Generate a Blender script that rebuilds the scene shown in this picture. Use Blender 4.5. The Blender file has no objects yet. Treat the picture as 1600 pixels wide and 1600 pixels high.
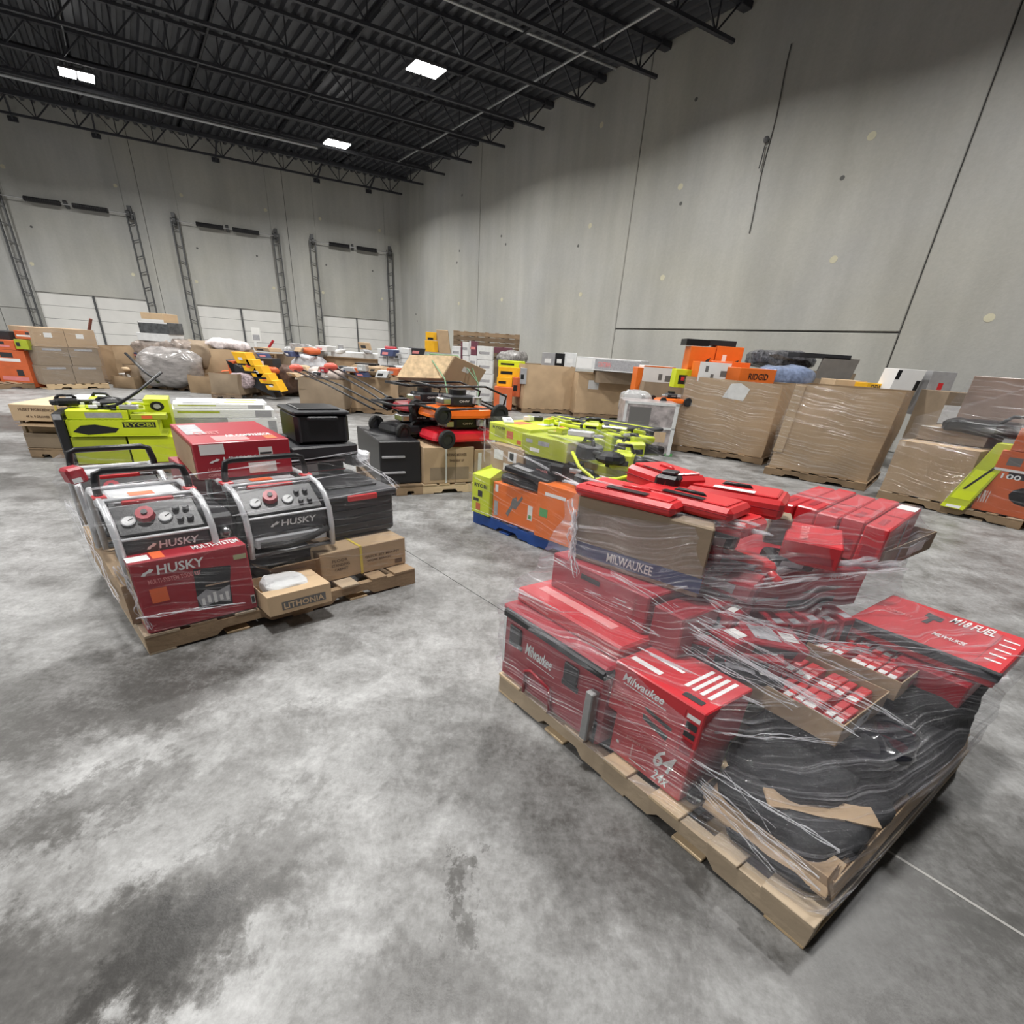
import bpy, math, random
from mathutils import Vector, Matrix, noise
random.seed(7)
R = math.radians
SC = bpy.context.scene
COL = SC.collection

# ---------------------------------------------------------------- camera
EYE = 1.6
PITCH, ROLL, FPX = 0.374498, -0.066903, 650.0
cam_d = bpy.data.cameras.new('camera')
cam_d.sensor_fit = 'HORIZONTAL'; cam_d.sensor_width = 36.0
cam_d.lens = 36.0 * FPX / 1600.0
cam_d.clip_start = 0.02; cam_d.clip_end = 200
cam = bpy.data.objects.new('camera', cam_d); COL.objects.link(cam)
_f = Vector((0, math.cos(PITCH), -math.sin(PITCH)))
_r0 = Vector((1, 0, 0)); _d0 = Vector((0, -math.sin(PITCH), -math.cos(PITCH)))
_r = _r0 * math.cos(ROLL) + _d0 * math.sin(ROLL)
_d = _d0 * math.cos(ROLL) - _r0 * math.sin(ROLL)
_m = Matrix((_r, -_d, -_f)).transposed().to_4x4(); _m.translation = (0, 0, EYE)
cam.matrix_world = _m
SC.camera = cam

# ---------------------------------------------------------------- light and exposure
SC.view_settings.view_transform = 'Standard'
SC.view_settings.look = 'None'
SC.view_settings.exposure = 0.0
SC.view_settings.gamma = 1.0
SC.view_settings.use_curve_mapping = False
SC.cycles.transparent_max_bounces = 24
SC.cycles.max_bounces = 6
SC.cycles.sample_clamp_indirect = 4.0
world = bpy.data.worlds.new('world'); SC.world = world
world.use_nodes = True
world.node_tree.nodes['Background'].inputs['Color'].default_value = (0.93, 0.97, 1.0, 1)
world.node_tree.nodes['Background'].inputs['Strength'].default_value = 0.08

CORNER = Vector((-7.03, 26.13, 0))            # far corner of the hall
DB = Vector((-0.90128, -0.43324, 0))          # along the back wall, to the left
DR = Vector((0.66645, -0.74555, 0))           # along the right wall, towards the viewer
def hall(s, t, z=0.0): return CORNER + DB * s + DR * t + Vector((0, 0, z))
CEIL = 9.2
LAMPS = [(12.3, 6.2), (4.86, 12.45), (4.86, 5.7)]            # the three in view
LAMPS += [(12.3, 12.45), (19.7, 6.2), (19.7, 12.45), (4.86, 19.2), (12.3, 19.2), (19.7, 19.2),
          (4.86, 26.0), (12.3, 26.0), (19.7, 26.0), (27.0, 12.45), (27.0, 19.2), (27.0, 26.0)]
for i, (s, t) in enumerate(LAMPS):
    ld = bpy.data.lights.new('high_bay_glow', 'AREA'); ld.shape = 'RECTANGLE'
    ld.size = 0.6; ld.size_y = 0.45
    ld.energy = 380; ld.color = (1.0, 0.985, 0.955); ld.spread = R(152)
    lo = bpy.data.objects.new('high_bay_glow', ld); COL.objects.link(lo)
    lo.location = hall(s, t, 8.36)

# ---------------------------------------------------------------- points on the floor
def G(px, py, z=0.0):
    d = _r * ((px - 800) / FPX) + _d * ((py - 800) / FPX) + _f
    k = (z - EYE) / d.z
    return Vector((d.x * k, d.y * k, z))

# ---------------------------------------------------------------- materials
MATS = {}
def mat(key, col=(.5, .5, .5), rough=.6, metal=0., amt=.12, ns=6., bump=.05, bs=80., st=(1, 1, 1), coat=0., emit=0., spec=.5, det=3.):
    if key in MATS: return MATS[key]
    m = bpy.data.materials.new(key); m.use_nodes = True; MATS[key] = m
    nt = m.node_tree; N = nt.nodes; L = nt.links
    b = N['Principled BSDF']
    b.inputs['Roughness'].default_value = rough; b.inputs['Metallic'].default_value = metal
    b.inputs['Specular IOR Level'].default_value = spec
    b.inputs['Coat Weight'].default_value = coat; b.inputs['Coat Roughness'].default_value = .12
    tc = N.new('ShaderNodeTexCoord'); mp = N.new('ShaderNodeMapping'); mp.inputs['Scale'].default_value = st
    L.new(tc.outputs['Object'], mp.inputs['Vector'])
    if amt > 0:
        n = N.new('ShaderNodeTexNoise'); n.inputs['Scale'].default_value = ns; n.inputs['Detail'].default_value = det
        L.new(mp.outputs[0], n.inputs['Vector'])
        r = N.new('ShaderNodeMapRange'); r.inputs['To Min'].default_value = 1 - 2 * amt; r.inputs['To Max'].default_value = 1 + 2 * amt
        L.new(n.outputs['Fac'], r.inputs['Value'])
        v = N.new('ShaderNodeVectorMath'); v.operation = 'SCALE'; v.inputs[0].default_value = col
        L.new(r.outputs[0], v.inputs['Scale']); L.new(v.outputs[0], b.inputs['Base Color'])
    else:
        b.inputs['Base Color'].default_value = (*col, 1)
    if bump > 0:
        n2 = N.new('ShaderNodeTexNoise'); n2.inputs['Scale'].default_value = bs; n2.inputs['Detail'].default_value = 2
        L.new(mp.outputs[0], n2.inputs['Vector'])
        bp = N.new('ShaderNodeBump'); bp.inputs['Strength'].default_value = bump * 4; bp.inputs['Distance'].default_value = .004
        L.new(n2.outputs['Fac'], bp.inputs['Height']); L.new(bp.outputs[0], b.inputs['Normal'])
    if emit > 0:
        b.inputs['Emission Color'].default_value = (*col, 1); b.inputs['Emission Strength'].default_value = emit
    return m

def ramp(N, pts):
    r = N.new('ShaderNodeValToRGB'); e = r.color_ramp.elements
    while len(e) < len(pts): e.new(0.5)
    for k, (p, c) in enumerate(pts):
        e[k].position = p; e[k].color = (c, c, c, 1) if not isinstance(c, tuple) else (*c, 1)
    return r

def mat_concrete_wall(key, base):
    m = bpy.data.materials.new(key); m.use_nodes = True; nt = m.node_tree; N = nt.nodes; L = nt.links
    b = N['Principled BSDF']; b.inputs['Roughness'].default_value = .62; b.inputs['Specular IOR Level'].default_value = .35
    g = N.new('ShaderNodeNewGeometry')
    def nz(sc, st, det=4, rgh=.55):
        mp = N.new('ShaderNodeMapping'); mp.inputs['Scale'].default_value = st
        L.new(g.outputs['Position'], mp.inputs['Vector'])
        n = N.new('ShaderNodeTexNoise'); n.inputs['Scale'].default_value = sc; n.inputs['Detail'].default_value = det; n.inputs['Roughness'].default_value = rgh
        L.new(mp.outputs[0], n.inputs['Vector']); return n
    def mr(n, a, c):
        r = N.new('ShaderNodeMapRange'); r.inputs['From Min'].default_value = .3; r.inputs['From Max'].default_value = .7
        r.inputs['To Min'].default_value = a; r.inputs['To Max'].default_value = c; L.new(n.outputs['Fac'], r.inputs['Value']); return r
    a1 = mr(nz(.45, (1, 1, .6)), .88, 1.12); a2 = mr(nz(1.6, (1, 1, .08)), .91, 1.09); a3 = mr(nz(14, (1, 1, 1), 6, .7), .95, 1.05)
    m1 = N.new('ShaderNodeMath'); m1.operation = 'MULTIPLY'; L.new(a1.outputs[0], m1.inputs[0]); L.new(a2.outputs[0], m1.inputs[1])
    m2 = N.new('ShaderNodeMath'); m2.operation = 'MULTIPLY'; L.new(m1.outputs[0], m2.inputs[0]); L.new(a3.outputs[0], m2.inputs[1])
    warm = mr(nz(.3, (1, 1, 1)), 0, 1)
    mx = N.new('ShaderNodeMix'); mx.data_type = 'RGBA'
    mx.inputs[6].default_value = (*base, 1); mx.inputs[7].default_value = (base[0] * 1.03, base[1] * 1.01, base[2] * .93, 1)
    L.new(warm.outputs[0], mx.inputs[0])
    v = N.new('ShaderNodeVectorMath'); v.operation = 'SCALE'; L.new(mx.outputs[2], v.inputs[0]); L.new(m2.outputs[0], v.inputs['Scale'])
    L.new(v.outputs[0], b.inputs['Base Color'])
    bp = N.new('ShaderNodeBump'); bp.inputs['Strength'].default_value = .25; bp.inputs['Distance'].default_value = .01
    L.new(nz(25, (1, 1, 1), 5).outputs['Fac'], bp.inputs['Height']); L.new(bp.outputs[0], b.inputs['Normal'])
    return m

def mat_floor():
    m = bpy.data.materials.new('worn_concrete_floor'); m.use_nodes = True; nt = m.node_tree; N = nt.nodes; L = nt.links
    b = N['Principled BSDF']
    g = N.new('ShaderNodeNewGeometry')
    def nz(sc, st=(1, 1, 1), det=5, rgh=.6, off=(0, 0, 0), rot=0., dist=0.):
        mp = N.new('ShaderNodeMapping'); mp.inputs['Scale'].default_value = st; mp.inputs['Location'].default_value = off
        mp.inputs['Rotation'].default_value = (0, 0, rot)
        L.new(g.outputs['Position'], mp.inputs['Vector'])
        n = N.new('ShaderNodeTexNoise'); n.inputs['Scale'].default_value = sc; n.inputs['Detail'].default_value = det
        n.inputs['Roughness'].default_value = rgh; n.inputs['Distortion'].default_value = dist
        L.new(mp.outputs[0], n.inputs['Vector']); return n.outputs['Fac']
    def math2(op, a, c):
        x = N.new('ShaderNodeMath'); x.operation = op
        for k, q in enumerate((a, c)):
            if isinstance(q, (int, float)): x.inputs[k].default_value = q
            else: L.new(q, x.inputs[k])
        return x.outputs[0]
    # stains that lie on the slab: (centre, radius x, radius y, angle, strength)
    stains = [(G(150, 1085), .55, .28, .25, .6), (G(70, 1530), .38, .18, .5, .8), (G(300, 1470), .22, .10, .6, .6), (G(380, 1330), .25, .10, .5, .45),
              (G(1450, 1400), .75, .45, -.5, .5), (G(960, 1290), .32, .28, 0, .42), (G(720, 1385), .045, .04, 0, .5), (G(700, 1540), .16, .12, 0, .35),
              (G(20, 760), .9, .3, 0, .55), (G(60, 700), 1.5, .35, .2, .6), (G(470, 1110), .10, .05, -.8, .35), (G(740, 1190), .2, .16, 0, .25),
              (G(130, 1260), .25, .1, .5, .6), (G(25, 660), 3.5, .6, .1, .7), (G(700, 800), .9, .2, .4, -.3), (G(560, 1240), .35, .2, 0, -.28),
              (G(560, 1050), .5, .25, .4, -.3), (G(250, 1180), .3, .15, .4, -.3), (G(450, 1480), .25, .12, .5, -.35)]
    wob = N.new('ShaderNodeTexNoise'); wob.inputs['Scale'].default_value = 4.5; wob.inputs['Detail'].default_value = 8; wob.inputs['Roughness'].default_value = .72
    L.new(g.outputs['Position'], wob.inputs['Vector'])
    sub = N.new('ShaderNodeVectorMath'); sub.operation = 'SUBTRACT'; sub.inputs[1].default_value = (.5, .5, .5); L.new(wob.outputs['Color'], sub.inputs[0])
    scl = N.new('ShaderNodeVectorMath'); scl.operation = 'SCALE'; scl.inputs['Scale'].default_value = .75; L.new(sub.outputs[0], scl.inputs[0])
    addv = N.new('ShaderNodeVectorMath'); addv.operation = 'ADD'; L.new(g.outputs['Position'], addv.inputs[0]); L.new(scl.outputs[0], addv.inputs[1])
    tot = None
    for c, rx, ry, an, s in stains:
        mp = N.new('ShaderNodeMapping'); mp.vector_type = 'TEXTURE'; mp.inputs['Location'].default_value = (c.x, c.y, 0)
        mp.inputs['Rotation'].default_value = (0, 0, an); mp.inputs['Scale'].default_value = (rx * 1.5, ry * 1.5, 1000)
        L.new(addv.outputs[0], mp.inputs['Vector'])
        ln = N.new('ShaderNodeVectorMath'); ln.operation = 'LENGTH'; L.new(mp.outputs[0], ln.inputs[0])
        mr = N.new('ShaderNodeMapRange'); mr.interpolation_type = 'SMOOTHSTEP'
        mr.inputs['From Min'].default_value = 1.0; mr.inputs['From Max'].default_value = .5; mr.inputs['To Max'].default_value = s
        L.new(ln.outputs['Value'], mr.inputs['Value'])
        tot = mr.outputs[0] if tot is None else math2('ADD', tot, mr.outputs[0])
    big = nz(.9, det=7, rgh=.66); mid = nz(4.2, det=8, rgh=.74, dist=.4); fine = nz(34, det=6, rgh=.75); swirl = nz(2.0, st=(1, 3.2, 1), det=7, rot=.55, rgh=.7)
    v = math2('ADD', math2('MULTIPLY', big, .42), math2('MULTIPLY', mid, .52))
    v = math2('ADD', v, math2('MULTIPLY', swirl, .34)); v = math2('ADD', v, math2('MULTIPLY', fine, .34))
    v = math2('SUBTRACT', v, .31)
    v = math2('SUBTRACT', v, math2('MULTIPLY', tot, math2('ADD', math2('MULTIPLY', mid, .5), .02)))
    r = ramp(N, [(.14, (.034, .032, .030)), (.32, (.082, .079, .075)), (.46, (.18, .178, .174)), (.58, (.29, .29, .287)), (.74, (.44, .44, .44))])
    L.new(v, r.inputs['Fac']); L.new(r.outputs[0], b.inputs['Base Color'])
    rr = N.new('ShaderNodeMapRange'); rr.inputs['From Min'].default_value = .2; rr.inputs['From Max'].default_value = .7
    rr.inputs['To Min'].default_value = .3; rr.inputs['To Max'].default_value = .6; L.new(v, rr.inputs['Value']); L.new(rr.outputs[0], b.inputs['Roughness'])
    b.inputs['Specular IOR Level'].default_value = .45
    bp = N.new('ShaderNodeBump'); bp.inputs['Strength'].default_value = .12; bp.inputs['Distance'].default_value = .006
    L.new(math2('ADD', fine, mid), bp.inputs['Height']); L.new(bp.outputs[0], b.inputs['Normal'])
    return m

def mat_film(key, base=.10, streak=.55, scale=(2.2, 26), rot=0., tint=(.82, .82, .86), thr=.56, rough=.18):
    if key in MATS: return MATS[key]
    m = bpy.data.materials.new(key); m.use_nodes = True; MATS[key] = m
    nt = m.node_tree; N = nt.nodes; L = nt.links
    for n in list(N):
        if n.type == 'BSDF_PRINCIPLED': N.remove(n)
    out = [n for n in N if n.type == 'OUTPUT_MATERIAL'][0]
    uv = N.new('ShaderNodeUVMap'); uv.uv_map = 'UVMap'
    rt = N.new('ShaderNodeMapping'); rt.inputs['Rotation'].default_value = (0, 0, rot); L.new(uv.outputs[0], rt.inputs[0])
    wn = N.new('ShaderNodeTexNoise'); wn.inputs['Scale'].default_value = 2.2; wn.inputs['Detail'].default_value = 2; L.new(rt.outputs[0], wn.inputs['Vector'])
    ad = N.new('ShaderNodeVectorMath'); ad.operation = 'MULTIPLY_ADD'; ad.inputs[1].default_value = (.16, .16, 0); L.new(wn.outputs['Color'], ad.inputs[0]); L.new(rt.outputs[0], ad.inputs[2])
    mp = N.new('ShaderNodeMapping'); mp.inputs['Scale'].default_value = (scale[0], scale[1], 1); L.new(ad.outputs[0], mp.inputs[0])
    n1 = N.new('ShaderNodeTexNoise'); n1.inputs['Scale'].default_value = 1; n1.inputs['Detail'].default_value = 6; n1.inputs['Roughness'].default_value = .65
    L.new(mp.outputs[0], n1.inputs['Vector'])
    mr = N.new('ShaderNodeMapRange'); mr.inputs['From Min'].default_value = thr; mr.inputs['From Max'].default_value = thr + .2
    mr.inputs['To Min'].default_value = base; mr.inputs['To Max'].default_value = base + streak; L.new(n1.outputs['Fac'], mr.inputs['Value'])
    bp = N.new('ShaderNodeBump'); bp.inputs['Strength'].default_value = 1.0; bp.inputs['Distance'].default_value = .02; L.new(n1.outputs['Fac'], bp.inputs['Height'])
    tr = N.new('ShaderNodeBsdfTransparent'); tr.inputs[0].default_value = (.97, .97, .975, 1)
    gl = N.new('ShaderNodeBsdfGlossy'); gl.inputs['Roughness'].default_value = rough; gl.inputs['Color'].default_value = (1, 1, 1, 1); L.new(bp.outputs[0], gl.inputs['Normal'])
    tl = N.new('ShaderNodeBsdfDiffuse'); tl.inputs[0].default_value = (*tint, 1); L.new(bp.outputs[0], tl.inputs['Normal'])
    m1 = N.new('ShaderNodeMixShader'); m1.inputs[0].default_value = .5; L.new(tl.outputs[0], m1.inputs[1]); L.new(gl.outputs[0], m1.inputs[2])
    m2 = N.new('ShaderNodeMixShader'); L.new(mr.outputs[0], m2.inputs[0]); L.new(tr.outputs[0], m2.inputs[1]); L.new(m1.outputs[0], m2.inputs[2])
    L.new(m2.outputs[0], out.inputs[0])
    return m

# ---------------------------------------------------------------- geometry helpers
class Geo:
    def __init__(s): s.v = []; s.f = []
    def add(s, vs, fs):
        k = len(s.v); s.v += [Vector(p) for p in vs]; s.f += [tuple(i + k for i in f) for f in fs]; return s
    def quad(s, *p): return s.add(p, [tuple(range(len(p)))])
    def box(s, fr, e=.004):
        """box over the unit cube of a frame, its edges cut back by e metres"""
        lens = [max(fr.U.length, 1e-6), max(fr.V.length, 1e-6), max(fr.W.length, 1e-6)]
        ee = [min(e / l, .3) for l in lens]
        idx = {}; vs = []
        for c in [(i, j, k) for i in (0, 1) for j in (0, 1) for k in (0, 1)]:
            for ax in range(3):
                q = [(ee[n] if c[n] == 0 else 1 - ee[n]) for n in range(3)]; q[ax] = c[ax]
                idx[(c, ax)] = len(vs); vs.append(fr.p(*q))
        fs = []
        def ring(ax, side):
            o = [n for n in range(3) if n != ax]
            r = []
            for a, b in ((0, 0), (1, 0), (1, 1), (0, 1)):
                c = [0, 0, 0]; c[ax] = side; c[o[0]] = a; c[o[1]] = b; r.append(idx[(tuple(c), ax)])
            return r
        for ax in range(3):
            for side in (0, 1):
                r = ring(ax, side); flip = (side == 0) ^ (ax == 1); fs.append(tuple(reversed(r)) if flip else tuple(r))
        if e > 0:
            for ax in range(3):                      # chamfers along axis ax
                o = [n for n in range(3) if n != ax]
                for a in (0, 1):
                    for b in (0, 1):
                        c0 = [0, 0, 0]; c0[o[0]] = a; c0[o[1]] = b; c1 = list(c0); c1[ax] = 1
                        c0, c1 = tuple(c0), tuple(c1)
                        q = (idx[(c0, o[0])], idx[(c1, o[0])], idx[(c1, o[1])], idx[(c0, o[1])])
                        fl = (a == b) ^ (ax == 1)
                        fs.append(q if not fl else tuple(reversed(q)))
            for c in [(i, j, k) for i in (0, 1) for j in (0, 1) for k in (0, 1)]:
                q = (idx[(c, 0)], idx[(c, 1)], idx[(c, 2)])
                fs.append(q if sum(c) % 2 else tuple(reversed(q)))
        return s.add(vs, fs)
    def gbox(s, fr, n=(6, 6, 6), amp=.01, bulge=.02, seed=0., fscale=3., faces='flrbt', e=0.):
        """gridded box face by face, pushed about by noise: crushed board, bulging sides"""
        FA = {'f': lambda a, b: (a, 0, b), 'b': lambda a, b: (1 - a, 1, b), 'l': lambda a, b: (0, 1 - a, b), 'r': lambda a, b: (1, a, b), 't': lambda a, b: (a, b, 1), 'o': lambda a, b: (a, 1 - b, 0)}
        NN = {'f': (0, 2), 'b': (0, 2), 'l': (1, 2), 'r': (1, 2), 't': (0, 1), 'o': (0, 1)}
        ctr = fr.p(.5, .5, .5)
        for k in faces:
            na, nb = n[NN[k][0]], n[NN[k][1]]; vs = []; fs = []
            for j in range(nb + 1):
                for i in range(na + 1):
                    q = FA[k](i / na, j / nb); p = fr.p(*q)
                    d = noise.noise_vector(p * fscale + Vector((seed, seed * 2, 0)))
                    w = 1
                    if q[2] in (0, 1): d.z *= .5
                    bl = Vector(((q[0] - .5) * (1 - (2 * q[1] - 1) ** 2) * (1 - (2 * q[2] - 1) ** 2), (q[1] - .5) * (1 - (2 * q[0] - 1) ** 2) * (1 - (2 * q[2] - 1) ** 2), 0))
                    vs.append(p + d * amp + (fr.U.normalized() * bl.x + fr.V.normalized() * bl.y) * bulge * 2)
            for j in range(nb):
                for i in range(na):
                    o = j * (na + 1) + i; fs.append((o, o + 1, o + na + 2, o + na + 1))
            s.add(vs, fs)
        return s
    def tube(s, pts, r, n=8, caps=True, radii=None):
        pts = [Vector(p) for p in pts]; m = len(pts); vs = []; fs = []
        up = None
        for i, p in enumerate(pts):
            d = ((pts[min(i + 1, m - 1)] - pts[max(i - 1, 0)])).normalized()
            if up is None: up = Vector((0, 0, 1)) if abs(d.z) < .9 else Vector((1, 0, 0))
            x = d.cross(up).normalized(); y = x.cross(d).normalized(); up = y
            rr = radii[i] if radii else r
            for k in range(n):
                a = 2 * math.pi * k / n; vs.append(p + x * math.cos(a) * rr + y * math.sin(a) * rr)
        for i in range(m - 1):
            for k in range(n):
                a, b = i * n + k, i * n + (k + 1) % n; fs.append((a, b, b + n, a + n))
        if caps: fs.append(tuple(reversed(range(n)))); fs.append(tuple(range((m - 1) * n, m * n)))
        return s.add(vs, fs)
    def cyl(s, p0, p1, r, n=16, r1=None): return s.tube([p0, p1], r, n, True, [r, r if r1 is None else r1])
    def ball(s, c, rx, ry, rz, n=10, m=7, amp=0., fs_=4., seed=0.):
        vs = []; fs = []; c = Vector(c)
        for j in range(m + 1):
            th = math.pi * j / m
            for i in range(n):
                ph = 2 * math.pi * i / n
                d = Vector((math.sin(th) * math.cos(ph), math.sin(th) * math.sin(ph), math.cos(th)))
                k = 1 + amp * noise.noise(d * fs_ + Vector((seed, 0, 0))) * 2
                vs.append(c + Vector((d.x * rx, d.y * ry, d.z * rz)) * k)
        for j in range(m):
            for i in range(n):
                a, b = j * n + i, j * n + (i + 1) % n; fs.append((a, a + n, b + n, b))
        return s.add(vs, fs)

class Fr:
    """an origin and three edge vectors"""
    def __init__(s, O, U, V, W): s.O, s.U, s.V, s.W = Vector(O), Vector(U), Vector(V), Vector(W)
    def p(s, a, b, c): return s.O + s.U * a + s.V * b + s.W * c
    def sub(s, a0, a1, b0, b1, c0, c1): return Fr(s.p(a0, b0, c0), s.U * (a1 - a0), s.V * (b1 - b0), s.W * (c1 - c0))

STRETCH_X = 1.32          # layout stretched along the camera's right axis to match the sideways-stretched image
def real(v): return Vector((v.x / STRETCH_X, v.y, v.z))
def stretched_plan(x, y, z=0.): return Vector((x * STRETCH_X, y, z))
def square(d):
    """horizontal direction square to d before the sideways stretch, one metre long"""
    r = real(d); r = Vector((-r.y, r.x, 0)).normalized(); return stretched_plan(r.x, r.y)

class Load(Fr):
    """pallet-sized frame; a along the front, b to the back, z in metres from the floor"""
    def __init__(s, O, U, depth, length=None):
        U = Vector(U); l = real(U).length
        if length: U = U * (length / l); l = length
        super().__init__(O, U, square(U) * depth, (0, 0, 1)); s.lu, s.lv = l, depth
        s.e1 = s.U / l; s.e2 = s.V / depth
    def rb(s, a, b, z, w, d, h, rot=0., tx=0., ty=0.):
        """box centred on (a, b), w x d x h metres, turned by rot, tipped sideways tx and back ty (degrees)"""
        c, n = math.cos(R(rot)), math.sin(R(rot))
        x = Vector((c, n, 0)); y = Vector((-n, c, 0)); zz = Vector((0, 0, 1))
        if tx: q = Matrix.Rotation(R(tx), 3, y); x, zz = q @ x, q @ zz
        if ty: q = Matrix.Rotation(R(ty), 3, x); y, zz = q @ y, q @ zz
        T = lambda v: s.e1 * v.x + s.e2 * v.y + Vector((0, 0, v.z))
        o = s.p(a, b, z) - T(x) * w / 2 - T(y) * d / 2
        return Fr(o, T(x) * w, T(y) * d, T(zz) * h)

def front(p0, p1, z0, z1, depth, lean=(0, 0)):
    """frame from the two lower front corners of a box"""
    a, b = G(*p0, z0), G(*p1, z0)
    return Fr(a, b - a, square(b - a) * depth, Vector((lean[0], lean[1], z1 - z0)))

def origin_of(o):
    v = Vector((0, 0, 0))
    while o: v += o.location; o = o.parent
    return v
def mk(name, geo, m, parent=None, smooth=False, at=None, kind=None):
    o_ = at if at is not None else (origin_of(parent) if parent else None)
    if o_ is None:
        zs = min(p.z for p in geo.v); o_ = Vector((sum(p.x for p in geo.v) / len(geo.v), sum(p.y for p in geo.v) / len(geo.v), zs))
    me = bpy.data.meshes.new(name)
    me.from_pydata([tuple(p - o_) for p in geo.v], [], geo.f)
    me.materials.append(m)
    if smooth: me.polygons.foreach_set('use_smooth', [True] * len(me.polygons))
    me.update()
    o = bpy.data.objects.new(name, me); COL.objects.link(o)
    if parent: o.parent = parent
    else: o.location = o_
    if kind: o['kind'] = kind
    return o
def tag(o, label, cat, group=None):
    o['label'] = label; o['category'] = cat
    if group: o['group'] = group
    return o
def empty(name, loc, label=None, cat=None, group=None, kind=None):
    o = bpy.data.objects.new(name, None); COL.objects.link(o); o.location = loc; o.empty_display_size = .1
    if label: tag(o, label, cat, group)
    if kind: o['kind'] = kind
    return o

FACE = {'f': (lambda s, t: (s, 0, t), 'V', -1), 'r': (lambda s, t: (1, s, t), 'U', 1), 'l': (lambda s, t: (0, 1 - s, t), 'U', -1),
        't': (lambda s, t: (s, t, 1), 'W', 1), 'tr': (lambda s, t: (1 - t, s, 1), 'W', 1), 'tl': (lambda s, t: (t, 1 - s, 1), 'W', 1), 'fi': (lambda s, t: (1 - s, 0, 1 - t), 'V', -1)}
def face_pt(fr, f, s, t, off=.0015):
    q, ax, sg = FACE[f]
    a, b = {'U': (fr.V, fr.W), 'V': (fr.W, fr.U), 'W': (fr.U, fr.V)}[ax]
    n = a.cross(b).normalized() * sg
    return fr.p(*q(s, t)) + n * off
def decal(parent, fr, f, rect, m, name='printed_panel', off=.0015, poly=None):
    s0, t0, s1, t1 = rect
    pts = poly or [(0, 0), (1, 0), (1, 1), (0, 1)]
    g = Geo().add([face_pt(fr, f, s0 + (s1 - s0) * x, t0 + (t1 - t0) * y, off) for x, y in pts], [tuple(range(len(pts)))])
    return mk(name, g, m, parent)
_txt = {}
def text_geo(txt, shear=0., bold=0.0):
    k = (txt, shear, bold)
    if k not in _txt:
        cu = bpy.data.curves.new('lettering', 'FONT'); cu.body = txt; cu.shear = shear; cu.resolution_u = 2; cu.offset = bold
        ob = bpy.data.objects.new('lettering', cu); COL.objects.link(ob)
        dg = bpy.context.evaluated_depsgraph_get(); me = ob.evaluated_get(dg).to_mesh()
        vs = [v.co.copy() for v in me.vertices]; fs = [tuple(p.vertices) for p in me.polygons]
        x0, x1 = min(v.x for v in vs), max(v.x for v in vs); y0, y1 = min(v.y for v in vs), max(v.y for v in vs)
        vs = [((v.x - x0) / max(x1 - x0, 1e-6), (v.y - y0) / max(y1 - y0, 1e-6)) for v in vs]
        COL.objects.unlink(ob); bpy.data.objects.remove(ob); bpy.data.curves.remove(cu)
        _txt[k] = (vs, fs)
    return _txt[k]
def lettering(parent, fr, f, txt, rect, m, name='lettering', shear=0., bold=.02, off=.0025):
    vs, fs = text_geo(txt, shear, bold); s0, t0, s1, t1 = rect
    g = Geo().add([face_pt(fr, f, s0 + (s1 - s0) * x, t0 + (t1 - t0) * y, off) for x, y in vs], fs)
    return mk(name, g, m, parent)

# ---------------------------------------------------------------- colours
CARD = mat('cardboard', (.44, .31, .19), .75, amt=.1, ns=3, bump=.06, bs=40)
CARD2 = mat('cardboard_tan', (.47, .335, .205), .75, amt=.1, ns=4, bump=.05, bs=50)
CARDD = mat('cardboard_dull', (.27, .205, .14), .8, amt=.14, ns=4, bump=.06, bs=40)
CARDL = mat('cardboard_pale', (.62, .45, .28), .72, amt=.08, ns=5, bump=.04)
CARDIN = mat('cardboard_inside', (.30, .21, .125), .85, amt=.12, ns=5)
TAPE = mat('packing_tape', (.50, .40, .27), .25, amt=.05, bump=.03)
RED = mat('red_board', (.56, .022, .032), .42, amt=.06, ns=5, bump=.03, bs=30, coat=.15)
REDD = mat('deep_red_board', (.30, .012, .022), .4, amt=.1, ns=5, bump=.03, coat=.2)
REDP = mat('red_plastic', (.62, .03, .035), .32, amt=.04, bump=.02, coat=.3)
REDM = mat('crimson_board', (.37, .014, .028), .42, amt=.07, ns=4, bump=.03, coat=.15)
WHITE = mat('white_print', (.82, .82, .81), .6, amt=.03, bump=0)
PAPER = mat('white_paper', (.72, .73, .73), .7, amt=.08, ns=14, bump=.08)
PINK = mat('pale_red_print', (.72, .25, .25), .6, amt=.1, bump=0)
BLACK = mat('black_plastic', (.012, .012, .014), .35, amt=.1, bump=.05, bs=200)
DARK = mat('charcoal_plastic', (.026, .027, .031), .42, amt=.12, bump=.06, bs=150)
RUBBER = mat('black_rubber', (.015, .015, .015), .75, amt=.15, bump=.1, bs=120)
INK = mat('black_ink', (.03, .03, .032), .6, amt=0, bump=0)
GREYINK = mat('grey_ink', (.16, .155, .15), .6, amt=0, bump=0)
BROWNINK = mat('brown_ink', (.12, .075, .045), .65, amt=.15, bump=0)
GREYP = mat('grey_print', (.38, .38, .40), .5, amt=.2, ns=30, bump=0)
STEEL = mat('brushed_steel', (.62, .62, .63), .28, 1.0, amt=.05, bump=.03, bs=200)
DSTEEL = mat('dull_steel', (.20, .205, .21), .5, .6, amt=.12, bump=.05)
LIME = mat('lime_board', (.60, .70, .02), .45, amt=.08, ns=5, bump=.03)
LIMED = mat('olive_lime_board', (.40, .46, .03), .5, amt=.1, ns=5, bump=.03)
LIMEP = mat('lime_plastic', (.68, .80, .02), .35, amt=.05, bump=.02, coat=.2)
ORANGE = mat('orange_board', (.80, .17, .02), .45, amt=.08, ns=5, bump=.03)
ORANGED = mat('dull_orange_board', (.62, .13, .04), .5, amt=.12, ns=5, bump=.03)
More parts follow.
